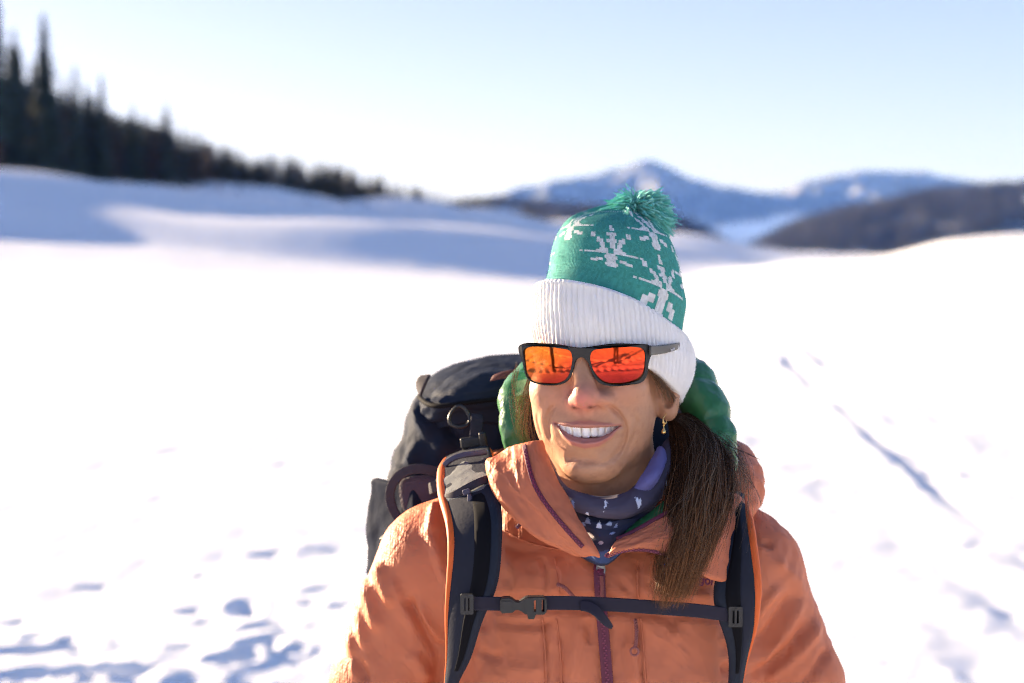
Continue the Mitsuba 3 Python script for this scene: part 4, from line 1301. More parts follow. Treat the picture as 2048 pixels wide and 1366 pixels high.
# embroidery below the open collar, most of it under the flap
from meshkit import text_mesh
tm = text_mesh('gon', .0075, .0008, bold=True)
tv = np.array(tm.vertices)
o = on_jacket([(1396, 1166), (1420, 1170)], .003, 3)[0]
mat('m_purple_thread', (0.16, 0.030, 0.10), .6)
put('person__jacket__embroidery', (o + tv[:, :1] * np.array([.985, .0, -.16]) + tv[:, 1:2] * np.array([.14, .1, .98]) + tv[:, 2:] * np.array([0, -1, 0]), np.array(tm.faces)), 'm_purple_thread', smooth=False, label='purple embroidered letters on the chest')

# ---------------------------------------------------------------- green down hood behind the head
gp = spl([N(1042, 915, 1.535), N(1030, 870, 1.535), N(1027, 820, 1.545), N(1044, 772, 1.575), N(1095, 745, 1.62), N(1180, 735, 1.655), N(1290, 735, 1.655), N(1362, 754, 1.60), N(1398, 796, 1.55), N(1420, 844, 1.52), N(1436, 890, 1.505), N(1440, 940, 1.50)], 240)
tt = np.linspace(0, 1, 240)
gr_ = np.interp(tt, [0, .1, .25, .5, .7, .85, 1], [.010, .0155, .0175, .030, .027, .0240, .016])
baf = np.abs(np.sin(tt * np.pi * 10)) ** .6
gr_ = gr_ * (.86 + .18 * baf)
v, f = tube(gp, gr_, 64)
nrm = np.array(trimesh.Trimesh(v, f, process=False).vertex_normals)
v = v + nrm * (.0026 * np.clip(1 - 2.3 * np.abs(fb(v * np.array([26, 26, 34]), 2, 131)), -.6, 1) + .0007 * (1 - 2.3 * np.abs(fb(v * np.array([70, 70, 40]), 2, 132))))[:, None]
mat('m_green', (0.024, 0.125, 0.040), 0.30, specular=.55, sheen=.2, bump=lambda p, n, uv: mikit.fbm(p.x * 130, p.y * 130, p.z * 90, octaves=3), bump_scale=.0022)
put('person__down_hood', (v, f), 'm_green', label='puffy green hood of the layer below the jacket')
gl_ = spl([N(1040, 905, 1.474), N(1060, 960, 1.46), N(1110, 1030, 1.44)], 12)
# green lining just inside the open collar
li = surf(np.array([[N(1262, 1050, 1.425), N(1300, 1025, 1.425), N(1345, 985, 1.44)], [N(1248, 1068, 1.412), N(1298, 1044, 1.410), N(1348, 1008, 1.425)], [N(1236, 1086, 1.402), N(1290, 1064, 1.402), N(1345, 1032, 1.415)]]), 24, 40)
put('person__down_hood__lining', slab(li, .004), 'm_green')

# ---------------------------------------------------------------- neck gaiter
def gaiter_color(g, seed, dark, light, shapes):
    n, m = g.shape[:2]
    u, v = np.meshgrid(np.linspace(0, 1, n), np.linspace(0, 1, m), indexing='ij')
    c = np.tile(np.array(dark), (n, m, 1)) * (1 + .25 * fb(g * 60, 2, seed)[..., None])
    for (a, b, w, h, sh, col) in shapes:                          # small printed birds, peaks and flecks
        du, dv = (u - a) / h, (v - b) / (w * 1.3)
        if sh == 'peak':
            inside = (np.abs(dv) < 1) & (du < 1) & (du > -1 + 2 * np.abs(dv) ** .8 + .35 * fb(np.stack([dv * 3, du * 3, 0 * u + a * 50], -1), 2, 9))
        elif sh == 'bird':
            inside = (np.abs(du + .55 * dv - .9 * np.abs(dv - .1)) < .30 * (1.1 - np.abs(dv))) | ((np.abs(dv) < .22) & (du > -.1) & (du < .9))
        else:
            inside = du ** 2 + dv ** 2 + .8 * fb(np.stack([dv * 2, du * 2, 0 * u + b * 70], -1), 2, 5) < .8
        c = np.where(inside[..., None], np.array(col), c)
    return np.concatenate([c.reshape(-1, 3), np.tile(np.array(light), (n * m, 1))])


W1, W2, W3 = (.62, .64, .72), (.20, .26, .45), (.50, .46, .44)
ga = surf(np.array([
    [N(1104, 928, 1.462), N(1124, 966, 1.440), N(1156, 990, 1.430), N(1200, 999, 1.428), N(1252, 990, 1.436), N(1288, 954, 1.456), N(1322, 893, 1.487), N(1352, 874, 1.53)],
    [N(1104, 952, 1.452), N(1128, 986, 1.428), N(1162, 1006, 1.414), N(1205, 1016, 1.409), N(1260, 1010, 1.416), N(1306, 970, 1.440), N(1342, 922, 1.475), N(1360, 898, 1.52)],
    [N(1116, 982, 1.448), N(1142, 1010, 1.427), N(1174, 1026, 1.415), N(1210, 1033, 1.410), N(1258, 1032, 1.416), N(1312, 1004, 1.437), N(1347, 960, 1.47), N(1360, 932, 1.515)]]), 60, 200)
uu, vv = np.meshgrid(np.linspace(0, 1, 60), np.linspace(0, 1, 200), indexing='ij')
wr = .0020 * (1 - 2 * np.abs(fb(np.stack([uu * 2.0, vv * 5 + uu, 0 * uu], -1), 2, 141))) + .004 * np.sin(np.pi * uu)
scene['m_gaiter'] = {'type': 'twosided', 'bsdf': {'type': 'principled', 'base_color': VC, 'roughness': .75, 'specular': .2, 'sheen': .3}}
SH1 = [(.40, .15, .013, .26, 'bird', W1), (.62, .245, .010, .10, 'fleck', W2), (.45, .44, .010, .16, 'bird', W1), (.80, .33, .008, .08, 'fleck', W1), (.60, .60, .010, .13, 'fleck', W1), (.75, .76, .010, .2, 'bird', W1), (.45, .90, .010, .2, 'bird', W1)]
put('person__neck_gaiter', slab(ga, .005, disp=wr, rim=6), 'm_gaiter', color=gaiter_color(ga, 3, (.072, .062, .092), (.13, .13, .26), SH1), label='purple grey neck gaiter printed with small white birds')
gb = surf(np.array([
    [N(1120, 985, 1.455), N(1170, 1015, 1.430), N(1212, 1026, 1.424), N(1264, 1022, 1.430), N(1320, 985, 1.455)],
    [N(1130, 1020, 1.445), N(1175, 1045, 1.414), N(1210, 1053, 1.407), N(1250, 1048, 1.414), N(1300, 1020, 1.445)],
    [N(1145, 1060, 1.435), N(1180, 1080, 1.408), N(1206, 1086, 1.400), N(1236, 1078, 1.408), N(1280, 1055, 1.440)],
    [N(1165, 1110, 1.43), N(1190, 1125, 1.412), N(1204, 1130, 1.410), N(1222, 1122, 1.412), N(1255, 1090, 1.44)]]), 70, 110)
uu, vv = np.meshgrid(np.linspace(0, 1, 70), np.linspace(0, 1, 110), indexing='ij')
wr = .0034 * (1 - 2.2 * np.abs(fb(np.stack([uu * 4.5 + 1.2 * np.abs(vv - .5), vv * 1.6, 0 * uu], -1), 2, 151)))
SH2 = [(.30, .28, .035, .07, 'peak', (.24, .29, .42)), (.33, .42, .03, .08, 'peak', W1), (.29, .55, .03, .06, 'peak', (.30, .36, .50)), (.34, .64, .02, .05, 'peak', (.22, .26, .40)), (.40, .22, .03, .035, 'fleck', W2), (.57, .28, .05, .05, 'fleck', W3), (.50, .62, .03, .025, 'fleck', W2), (.66, .46, .04, .03, 'fleck', (.30, .28, .34)), (.86, .5, .5, .12, 'fleck', (.04, .07, .17))]
put('person__neck_gaiter__lower_fold', slab(gb, .004, disp=wr), 'm_gaiter', color=gaiter_color(gb, 4, (.028, .032, .060), (.05, .05, .1), SH2))
gc = surf(np.array([[N(1264, 990, 1.430), N(1278, 988, 1.428), N(1296, 984, 1.430)], [N(1274, 966, 1.434), N(1294, 968, 1.424), N(1314, 962, 1.434)], [N(1290, 938, 1.446), N(1310, 942, 1.432), N(1329, 936, 1.446)], [N(1308, 908, 1.468), N(1320, 908, 1.458), N(1332, 916, 1.464)], [N(1317, 897, 1.474), N(1322, 897, 1.470), N(1328, 904, 1.470)]]), 30, 24)
put('person__neck_gaiter__lining', slab(gc, .004, disp=.002 * fb(gc * 70, 2, 7)), 'm_gaiter', color=np.tile([.13, .125, .30], (2 * 30 * 24, 1)), label='lavender inside of the gaiter folded out')
# the tube of the gaiter round the back of the neck
ANG = np.linspace(math.radians(75), math.radians(285), 60)
nk = np.array([HC - .045 * HF + np.array([.0 + .068 * math.sin(a), .070 * math.cos(a), -.13]) for a in ANG])
nb = np.stack([nk + [0, 0, s] for s in np.linspace(-.13, .0, 16)])
put('person__neck_gaiter__back', slab(nb, .003, disp=.003 * fb(nb * 40, 2, 8)), 'm_gaiter', color=np.tile([.05, .045, .08], (2 * 16 * 60, 1)))
# ---------------------------------------------------------------- the backpack
labels['backpack'] = {'label': "dark blue grey hiking backpack on the person's back with orange edged straps", 'category': 'backpack'}


def weave(p, n, uv):
    return 0.6 * mikit.fbm(p.x * 60, p.y * 60, p.z * 45, octaves=4) + 0.05 * mikit.noise(p.x * 900, p.y * 900, p.z * 900)


mat('m_pack', (0.015, 0.021, 0.038), 0.70, specular=.05, bump=weave, bump_scale=.004)
mat('m_strap_mesh', (0.017, 0.019, 0.030), 0.85, specular=.2, bump=lambda p, n, uv: mikit.noise(p.x * 420, p.y * 420, p.z * 1300), bump_scale=.0003, eps=4e-4)
mat('m_strap_panel', (0.009, 0.014, 0.026), 0.7, specular=.25, bump=lambda p, n, uv: mikit.noise(p.x * 900, p.y * 900, p.z * 900), bump_scale=.0003, eps=4e-4)
mat('m_web_black', (0.005, 0.005, 0.007), 0.8, specular=.1)
mat('m_strap_cap', (0.13, 0.135, 0.135), 0.85, bump=lambda p, n, uv: mikit.noise(p.x * 700, p.y * 700, p.z * 700), bump_scale=.0004, eps=4e-4)
mat('m_web', (0.021, 0.018, 0.030), 0.75, specular=.25, bump=lambda p, n, uv: mikit.noise(p.x * 1600, p.y * 500, p.z * 260), bump_scale=.0004, eps=4e-4)
mat('m_web_purple', (0.022, 0.017, 0.028), 0.75)
mat('m_pipe', (0.62, 0.105, 0.012), 0.55)
mat('m_buckle', (0.011, 0.012, 0.014), 0.42, specular=.5)
mat('m_trim', (0.060, 0.056, 0.090), 0.6)
PB = np.array([[700, 1000], [722, 930], [738, 895], [760, 858], [790, 838], [830, 815], [870, 800], [920, 788], [952, 779], [1000, 770], [1060, 766], [1115, 764], [1400, 768], [1900, 800]], float)


def pack_sdf(x, y, z):
    py = 500 + (1.65 - z) * FPX / 1.72
    xl = (np.interp(py, PB[:, 0], PB[:, 1]) - 1024) / FPX * 1.72
    xr = np.interp(py, [700, 740, 800, 1900], [.14, .20, .225, .225])
    cx, w = (xl + xr) / 2, (xr - xl) / 2
    q = ((np.abs(x - cx) / w) ** 3.2 + (np.abs(y - 1.765) / .115) ** 2.8) ** (1 / 3)
    d = (q - 1) * .10
    d = smax(d, z - 1.512, .05)
    return np.maximum(d, .86 - z)


PLO, PHI_, PH = (-.20, 1.62, .84), (.26, 1.91, 1.53), .0065
bv, bf = surface_nets(sample(pack_sdf, PLO, PHI_, PH), np.array(PLO), PH)
bm = trimesh.Trimesh(bv, bf, process=False)
trimesh.smoothing.filter_taubin(bm, iterations=8)
bn, bv = np.array(bm.vertex_normals), np.array(bm.vertices)
bx_, by_ = PX(bv)
dsp = .007 * (1 - 2 * np.abs(fb(bv * np.array([16, 16, 9]), 3, 161))) + .002 * fb(bv * 50, 3, 162)
frb = sstep(.3, -.1, bn[:, 1])
for pts, w, h in [([(835, 805), (858, 850), (872, 890)], 9, .014), ([(812, 850), (806, 900), (800, 940)], 8, -.012), ([(845, 880), (830, 920), (826, 950)], 12, .010), ([(795, 870), (790, 930)], 7, .008), ([(868, 815), (905, 870), (950, 905)], 6, -.012), ([(880, 870), (900, 920)], 14, .008), ([(780, 930), (830, 955), (900, 958)], 8, -.010)]:
    q, t = line2(bx_, by_, np.array(pts, float))
    dsp += frb * h * np.exp(-(q / w) ** 2) * np.sin(np.pi * np.clip(t, .05, .95))
bv = bv + bn * dsp[:, None]
put('backpack__body', (bv, bf), 'm_pack')

# top lid: a stuffed flat pouch with a hanging edge
th, ph2 = np.linspace(-np.pi / 2, np.pi / 2, 70), np.linspace(-np.pi, np.pi, 160, endpoint=False)
TH, PHH = np.meshgrid(th, ph2, indexing='ij')
e = lambda a, p: np.sign(a) * np.abs(a) ** p
lid = np.stack([.128 * e(np.cos(TH), .55) * e(np.cos(PHH), .62), .125 * e(np.cos(TH), .55) * e(np.sin(PHH), .62), .030 * e(np.sin(TH), .75)], -1)
lid[..., 2] += .013 * (1 - (lid[..., 0] / .128) ** 2) * (lid[..., 2] > -.02) + .05 * (lid[..., 0] + .02) * np.where(lid[..., 0] < 0, 1, .3) - .010 * np.exp(-((lid[..., 0] + .115) / .03) ** 2)
lid = lid + P(1040, 789, 1.745)
ln = gnormals(lid, True)
lw = .0045 * (1 - 2.2 * np.abs(fb(lid * np.array([14, 20, 34]) + 5, 3, 171))) + .0015 * fb(lid * 60, 2, 172)
lid = lid + ln * lw[..., None]
put('backpack__lid', (lid.reshape(-1, 3), grid_faces(70, 160, True)), 'm_pack')
ed = spl([N(838, 793, 1.69), N(852, 806, 1.645), N(880, 812, 1.622), N(930, 806, 1.615), N(1000, 798, 1.612), N(1060, 795, 1.612)], 60)
put('backpack__lid__piping', tube(ed, .0030, 8), 'm_web_black')
put('backpack__lid__tab', ribbon(spl([N(851, 752, 1.66), N(843, 765, 1.655), N(838, 782, 1.66)], 14), .016, .004, [-.6, -.7, .4]), 'm_web_purple')
lab = surf(np.array([[N(985, 752, 1.622), N(1010, 742, 1.622), N(1035, 738, 1.625)], [N(980, 762, 1.613), N(1010, 757, 1.612), N(1035, 755, 1.614)]]), 12, 24)
mat('m_rust', (.10, .030, .022), .6)
put('backpack__lid__label_patch', slab(lab, .003), 'm_rust')
# elastic loop
ang = np.linspace(0, 2 * np.pi, 48, endpoint=False)
put('backpack__cord_loop', tube(np.array([P(919 + 20 * math.cos(a) + 3 * math.sin(2 * a), 833 + 21 * math.sin(a), 1.60 - .004 * math.sin(a)) for a in ang]), .0020, 7, closed=True, up=[0, 1, 0]), 'm_buckle')
# side pocket and its compression strap
sp_ = surf(np.array([[N(758, 960, 1.72), N(770, 958, 1.65), N(820, 975, 1.61), N(880, 990, 1.60)], [N(755, 1010, 1.72), N(765, 1010, 1.645), N(820, 1020, 1.60), N(880, 1030, 1.59)], [N(752, 1060, 1.72), N(762, 1065, 1.645), N(820, 1075, 1.60), N(880, 1080, 1.59)], [N(749, 1150, 1.72), N(760, 1150, 1.65), N(820, 1150, 1.61), N(880, 1150, 1.60)]]), 70, 60)
wr = .006 * (1 - 2.2 * np.abs(fb(sp_ * np.array([22, 22, 14]), 3, 181)))
mat('m_pack_pocket', (0.009, 0.013, 0.026), 0.8, specular=.03, bump=weave, bump_scale=.004)  # pack cloth darkened, shade on the sun-facing pocket put into its colour
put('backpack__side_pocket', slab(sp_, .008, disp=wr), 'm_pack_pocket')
cs = spl([N(905, 950, 1.585), N(868, 942, 1.588), N(830, 938, 1.592), N(802, 948, 1.598), N(785, 968, 1.602), N(780, 992, 1.603), N(786, 1018, 1.60), N(800, 1042, 1.592), N(812, 1062, 1.585)], 70)
put('backpack__compression_strap', ribbon(cs, .0110, .003, [-.35, -1, .15]), 'm_web_purple')
mp_ = surf(np.array([[N(800, 958, 1.606), N(850, 950, 1.594), N(895, 955, 1.588)], [N(800, 1000, 1.604), N(850, 1000, 1.590), N(895, 1000, 1.582)], [N(815, 1042, 1.596), N(850, 1042, 1.588), N(895, 1040, 1.580)]]), 24, 24)
mat('m_pocket_mesh', (0.040, 0.028, 0.045), .8, bump=lambda p, n, uv: mikit.noise(p.x * 500, p.y * 500, p.z * 500), bump_scale=.001)
put('backpack__mesh_panel', slab(mp_, .004), 'm_pocket_mesh')


def rbox(c, s, r=.0012, rot=0.0, y_tilt=0.0):
    """box with rounded edges, turned by rot in the picture plane"""
    m = m3.Manifold.batch_hull([m3.Manifold.sphere(r, 12).translate([a * (s[0] / 2 - r), b * (s[1] / 2 - r), d * (s[2] / 2 - r)]) for a in (-1, 1) for b in (-1, 1) for d in (-1, 1)])
    q = m.to_mesh()
    v = np.array(q.vert_properties)[:, :3]
    ca, sa = math.cos(rot), math.sin(rot)
    v = np.stack([v[:, 0] * ca - v[:, 2] * sa, v[:, 1], v[:, 0] * sa + v[:, 2] * ca], 1)
    return v + np.asarray(c), np.array(q.tri_verts)


put('backpack__side_buckle', cat([rbox(P(783, 1070, 1.59), (.024, .007, .012), .002, .75), rbox(P(796, 1056, 1.585), (.010, .009, .015), .002, .75), rbox(P(772, 1082, 1.595), (.008, .009, .015), .002, .75)]), 'm_buckle', smooth=30)
put('backpack__lid_buckle', cat([rbox(P(948, 884, 1.575), (.030, .008, .012), .002, .12), rbox(P(966, 880, 1.572), (.008, .010, .018), .002, .12), rbox(P(930, 890, 1.578), (.006, .010, .012), .002, .12)]), 'm_buckle', smooth=30)
put('backpack__lid_strap', ribbon(spl([N(955, 830, 1.60), N(952, 868, 1.578), N(948, 900, 1.572), N(940, 925, 1.565)], 24), .014, .003, [0, -1, .2]), 'm_web')
put('backpack__pull_tab', ribbon(spl([N(905, 955, 1.555), N(880, 968, 1.565), N(860, 978, 1.58)], 16), .013, .003, [-.3, -1, .3]), 'm_web_purple')


def shoulder(rows, n=150, m=36, bulge=.007):
    """strap surface from rows of (left pixel, right pixel, distances)"""
    net = []
    for (x0, y0, d0, x1, y1, d1) in rows:
        a, b = P(x0, y0, d0), P(x1, y1, d1)
        net.append([a + (b - a) * k + np.array([0, -bulge * h, .2 * bulge * h]) for k, h in ((0, 0), (.12, .75), (.5, 1.05), (.88, .75), (1, 0))])
    return surf(np.array(net), n, m)


SL = [(905, 915, 1.60, 962, 893, 1.60), (892, 932, 1.545, 977, 908, 1.545), (889, 958, 1.50, 981, 935, 1.495), (892, 995, 1.462, 984, 965, 1.452), (905, 1042, 1.425, 994, 1015, 1.412), (910, 1100, 1.405, 995, 1090, 1.390), (905, 1170, 1.398, 985, 1172, 1.380), (901, 1240, 1.397, 957, 1240, 1.381), (901, 1310, 1.402, 934, 1312, 1.392), (897, 1366, 1.412, 908, 1366, 1.408), (893, 1450, 1.44, 903, 1450, 1.44)]
SR = [(1468, 985, 1.50, 1482, 990, 1.505), (1464, 1020, 1.455, 1486, 1022, 1.46), (1458, 1070, 1.425, 1494, 1066, 1.430), (1448, 1120, 1.408, 1500, 1112, 1.414), (1436, 1172, 1.396, 1506, 1162, 1.404), (1438, 1216, 1.392, 1506, 1206, 1.401), (1453, 1262, 1.396, 1501, 1256, 1.404), (1464, 1310, 1.402, 1488, 1308, 1.409), (1464, 1366, 1.412, 1477, 1366, 1.416), (1462, 1450, 1.44, 1472, 1450, 1.44)]
gL, gR = shoulder(SL), shoulder(SR, bulge=.006)


def sub(g, a, b, lift, n=30):
    """the part of the strap surface between the fractions a and b across it, lifted off it"""
    m = g.shape[1]
    t = np.linspace(0, m - 1, n * 0 + max(6, int((b - a) * m)))
    idx = np.linspace(a * (m - 1), b * (m - 1), len(t))
    k = np.clip(idx.astype(int), 0, m - 2)
    f = (idx - k)[None, :, None]
    return (g[:, k] * (1 - f) + g[:, k + 1] * f) + np.array([0, -lift, lift * .2])


for key, g, panels in (('backpack__shoulder_strap', gL, ((.0, .50, 'm_strap_mesh', 0), (.48, .72, 'm_web_black', .0022), (.70, 1.0, 'm_strap_panel', .0010))), ('backpack__shoulder_strap', gR, ((.0, .36, 'm_strap_panel', 0), (.30, .55, 'm_web_black', .0022), (.52, 1.0, 'm_strap_mesh', .0010)))):
    top = put(key, slab(g, .009), panels[0][2] if g is gR else 'm_strap_mesh', label='left shoulder strap in the photo, with grey cap' if g is gL else 'right shoulder strap in the photo, partly under the collar')
    put(top + '__webbing', slab(sub(g, panels[1][0], panels[1][1], .0052)[8:128], .003, rim=2), 'm_web_black')
    pn = panels[2] if g is gL else panels[2]
    put(top + '__panel', slab(sub(g, pn[0], pn[1], .0036)[6:140], .004, rim=2), pn[2])
    if g is gL:
        put(top + '__cap', slab(sub(g, .02, .98, .006)[3:50], .004, rim=3, disp=.0015 * fb(sub(g, .02, .98, .006)[3:50] * 60, 2, 9)), 'm_strap_cap', label='grey fabric cap of the strap, lit by the sun')
        put(top + '__band', ribbon(spl([N(892, 992, 1.458), N(915, 984, 1.447), N(945, 968, 1.443), N(981, 955, 1.452)], 30) + [0, -.008, 0], .0080, .003, [0, -1, .3]), 'm_web_purple')
        put(top + '__band', ribbon(spl([N(890, 935, 1.530), N(905, 922, 1.528), N(930, 914, 1.525), N(972, 908, 1.53)], 30) + [0, -.012, .004], .0060, .004, [0, -.8, .6]), 'm_trim')
        put(top + '__toggle', cat([rbox(P(939, 1000, 1.425), (.0045, .004, .012), .0015, .05), rbox(P(933, 984, 1.43), (.008, .004, .006), .0015, .3), tube(spl([N(930, 926, 1.51), N(950, 930, 1.505), N(968, 918, 1.512)], 20), .0022, 6), tube(spl([N(950, 925, 1.506), N(958, 935, 1.50), N(945, 938, 1.50)], 16), .0016, 6)]), 'm_trim', smooth=True)
    pe = 0 if g is gL else -1
    put(top + '__piping', tube(g[4:140, pe] + np.array([-.0028 if g is gL else .0028, -.0045, .001]), np.interp(np.linspace(0, 1, 136), [0, .15, .5, .75, 1], [.0030, .0054, .0050, .0028, .0016]), 10), 'm_pipe', label='orange edge of the strap')
    pe = -1 if g is gL else 0
    if g is gL:
        put(top + '__piping', tube(g[4:90, pe] + np.array([.002, -.004, 0]), np.interp(np.linspace(0, 1, 86), [0, .12, .3, 1], [.0030, .0040, .0018, .0008]), 8), 'm_pipe')
# embroidered outline lettering across the strap
tm = text_mesh('OSPREY', .0085, .0004)
tv, tf = np.array(tm.vertices), np.array(tm.faces)
tv[:, 0] *= .060 / tv[:, 0].max()
mat('m_thread', (.19, .185, .22), .7)
gx = sub(gL, .04, .96, .0050)
k = np.clip((tv[:, 0] / .060 * (gx.shape[1] - 1)), 0, gx.shape[1] - 1.001)
rowc = 56 - 8.5 * k / gx.shape[1] - tv[:, 1] / .0095 * 9
ri, ci_ = np.clip(rowc.astype(int), 0, 148), k.astype(int)
fr_, fc_ = (rowc - ri)[:, None], (k - ci_)[:, None]
b = (gx[ri, ci_] * (1 - fc_) + gx[ri, ci_ + 1] * fc_) * (1 - fr_) + (gx[ri + 1, ci_] * (1 - fc_) + gx[ri + 1, ci_ + 1] * fc_) * fr_
put('backpack__shoulder_strap__lettering', (b + np.array([0, -1, .2]) * tv[:, 2:] * 1.5 + [0, -.0012, 0], tf), 'm_thread', smooth=False, label='stitched lettering on the strap')

# sternum strap, buckle and ladder locks
ss = spl([N(934, 1207, 1.372), N(965, 1207, 1.370), N(1005, 1208, 1.369)], 20)
put('backpack__sternum_strap', ribbon(ss, .0135, .0026, [0, -1, .1]), 'm_web')
ss = spl([N(1085, 1206, 1.367), N(1140, 1206, 1.366), N(1200, 1208, 1.366), N(1270, 1212, 1.368), N(1340, 1217, 1.372), N(1400, 1222, 1.378), N(1445, 1228, 1.384), N(1472, 1232, 1.389)], 70)
put('backpack__sternum_strap', ribbon(ss, .0135, .0026, [0, -1, .1]), 'm_web')
put('backpack__sternum_strap__tail', ribbon(spl([N(1162, 1212, 1.363), N(1178, 1214, 1.360), N(1192, 1222, 1.358), N(1204, 1235, 1.358), N(1216, 1248, 1.362), N(1222, 1254, 1.366)], 30), np.interp(np.linspace(0, 1, 30), [0, .3, .8, 1], [.010, .0105, .0075, .004]), .0036, [.2, -1, .4]), 'm_web')


def loop_frame(px, py, d, w, h, t=.0030, bars=(0,)):
    o = m3.CrossSection.square([w, h], center=True).offset(.0012, m3.JoinType.Round)
    i = m3.CrossSection.square([w - 2 * t, h - 2 * t], center=True)
    m = (o - i).extrude(.004)
    for b in bars:
        m = m + m3.Manifold.cube([.0022, h, .0045], True).translate([b, 0, .0025])
    q = m.to_mesh()
    v = np.array(q.vert_properties)[:, :3]
    return np.stack([v[:, 0], -v[:, 2], v[:, 1]], 1) + P(px, py, d), np.array(q.tri_verts)


put('backpack__ladder_lock', loop_frame(934, 1207, 1.3690, .0105, .0175, .0026), 'm_buckle', smooth=25)
put('backpack__ladder_lock', loop_frame(1470, 1232, 1.3860, .0115, .0180, .0026), 'm_buckle', smooth=25)
pr = Polygon([(-48, 10), (-44, 15), (-30, 16), (-24, 13), (-18, 8), (-10, 7), (-4, 11), (2, 15), (8, 17), (40, 17), (45, 13), (46, 0), (45, -13), (40, -18), (24, -18), (20, -27), (9, -27), (7, -18), (2, -16), (-4, -12), (-12, -8), (-18, -9), (-24, -14), (-44, -15), (-48, -10)]).buffer(-1).buffer(1.6)
slot = Polygon([(20, -11), (24, -11), (24, 11), (20, 11)]).union(Polygon([(36, -12), (41, -12), (41, 12), (36, 12)]))
ms = []
for poly, a, b in ((pr.difference(slot), -.0045, .003), (pr.buffer(-1.3).difference(slot.buffer(.8)), -.0058, -.0045), (Polygon([(3, -15), (16, -15), (16, 15), (3, 15)]).buffer(.8), -.0075, -.0058), (Polygon([(-44, -9), (-26, -9), (-26, 9), (-44, 9)]).buffer(1), -.0070, -.0058), (Polygon([(-3, -12), (1, -12), (1, 12), (-3, 12)]), -.0066, -.0058)):
    for q in getattr(poly, 'geoms', [poly]):
        v, f = plate(q, 0, 1)
        sc_ = 1.366 / FPX
        ms.append((np.stack([v[:, 0] * sc_, a + (b - a) * v[:, 2], v[:, 1] * sc_], 1) + P(1048, 1209, 1.3655), f[:, ::-1]))
put('backpack__sternum_buckle', cat(ms), 'm_buckle', smooth=25)
# ---------------------------------------------------------------- hair
def strands(key, guides, n, r0, seed, spread, c0, c1, sides=3, steps=18, label=None, frizz=.004, lens=(.82, 1.05), group=1.0):
    r = np.random.default_rng(seed)
    G = np.array([[P(*q) for q in g] for g in guides])                # guides, points, 3
    m = G.shape[1]
    clump = r.normal(0, 1, (len(G) * 9 + 2, 3)) * spread * .9
    t = np.linspace(0, 1, steps)
    Gs = np.array([spl(g, steps) for g in G])
    vs, fs, cs, at = [], [], [], 0
    for k in range(n):
        u = r.uniform(0, len(G) - 1.0001)
        i = int(u)
        f = u - i
        base = Gs[i] * (1 - f) + Gs[i + 1] * f
        L = r.uniform(*lens)
        base = np.stack([np.interp(t * L, t, base[:, q]) if L <= 1 else base[:, q] + (base[-1, q] - base[-2, q]) * (L - 1) * 6 * t ** 4 for q in range(3)], 1)
        a = r.normal(0, 1, 3) * spread
        w = r.normal(0, 1, (3, 3)) * frizz
        p = base + clump[int(u * 9)] * (.2 + .8 * t[:, None]) + a * (.35 + .65 * t[:, None]) + w[0] * np.sin(t * 3 + r.uniform(0, 6))[:, None] * t[:, None] + w[1] * .5 * np.sin(t * 8 + r.uniform(0, 6))[:, None] * t[:, None]
        rr = r0 * r.uniform(.6, 1.3) * np.interp(t, [0, .1, .7, 1], [.8, 1, .9, .25])
        v, fa = tube(p, rr, sides, caps=False)
        vs.append(v)
        fs.append(fa + at)
        at += len(v)
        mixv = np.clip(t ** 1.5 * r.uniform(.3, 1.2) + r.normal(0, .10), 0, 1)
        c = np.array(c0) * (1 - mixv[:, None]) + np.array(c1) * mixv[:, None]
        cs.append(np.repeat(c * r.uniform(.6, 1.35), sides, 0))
    return put(key, (np.vstack(vs), np.vstack(fs)), 'm_hair', color=np.vstack(cs), label=label)


scene['m_hair'] = {'type': 'twosided', 'bsdf': {'type': 'principled', 'base_color': VC, 'roughness': .42, 'specular': .20}}
TAIL = [[(1338, 838, 1.50), (1346, 900, 1.478), (1342, 980, 1.435), (1328, 1085, 1.385), (1318, 1190, 1.362)],
        [(1350, 832, 1.50), (1374, 890, 1.466), (1372, 985, 1.415), (1352, 1090, 1.372), (1330, 1204, 1.358)],
        [(1362, 830, 1.51), (1400, 885, 1.466), (1402, 985, 1.412), (1380, 1090, 1.370), (1352, 1192, 1.358)],
        [(1374, 830, 1.51), (1426, 882, 1.476), (1432, 980, 1.424), (1408, 1085, 1.378), (1366, 1196, 1.360)],
        [(1382, 832, 1.52), (1440, 890, 1.486), (1446, 980, 1.440), (1416, 1075, 1.392), (1376, 1165, 1.366)],
        [(1388, 836, 1.52), (1450, 898, 1.492), (1462, 975, 1.452), (1442, 1045, 1.410), (1404, 1115, 1.385)]]
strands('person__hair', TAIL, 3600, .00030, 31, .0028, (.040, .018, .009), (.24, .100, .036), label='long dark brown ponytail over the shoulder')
# the dark inside of the ponytail
core = spl([P(1362, 845, 1.525), P(1398, 900, 1.500), P(1400, 985, 1.450), P(1378, 1070, 1.404), P(1362, 1130, 1.384)], 40)
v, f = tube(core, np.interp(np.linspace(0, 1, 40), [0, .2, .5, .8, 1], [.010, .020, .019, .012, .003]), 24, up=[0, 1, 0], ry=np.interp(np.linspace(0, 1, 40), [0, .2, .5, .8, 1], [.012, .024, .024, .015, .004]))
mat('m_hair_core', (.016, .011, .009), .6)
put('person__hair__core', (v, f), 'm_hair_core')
strands('person__hair__wisps', [[(1385, 835, 1.52), (1462, 890, 1.488), (1490, 950, 1.462), (1496, 1000, 1.445), (1486, 1050, 1.43)], [(1380, 840, 1.52), (1440, 880, 1.478), (1478, 930, 1.452), (1484, 1000, 1.43), (1462, 1080, 1.40)]], 45, .00020, 32, .0045, (.05, .03, .02), (.22, .14, .075), frizz=.010)
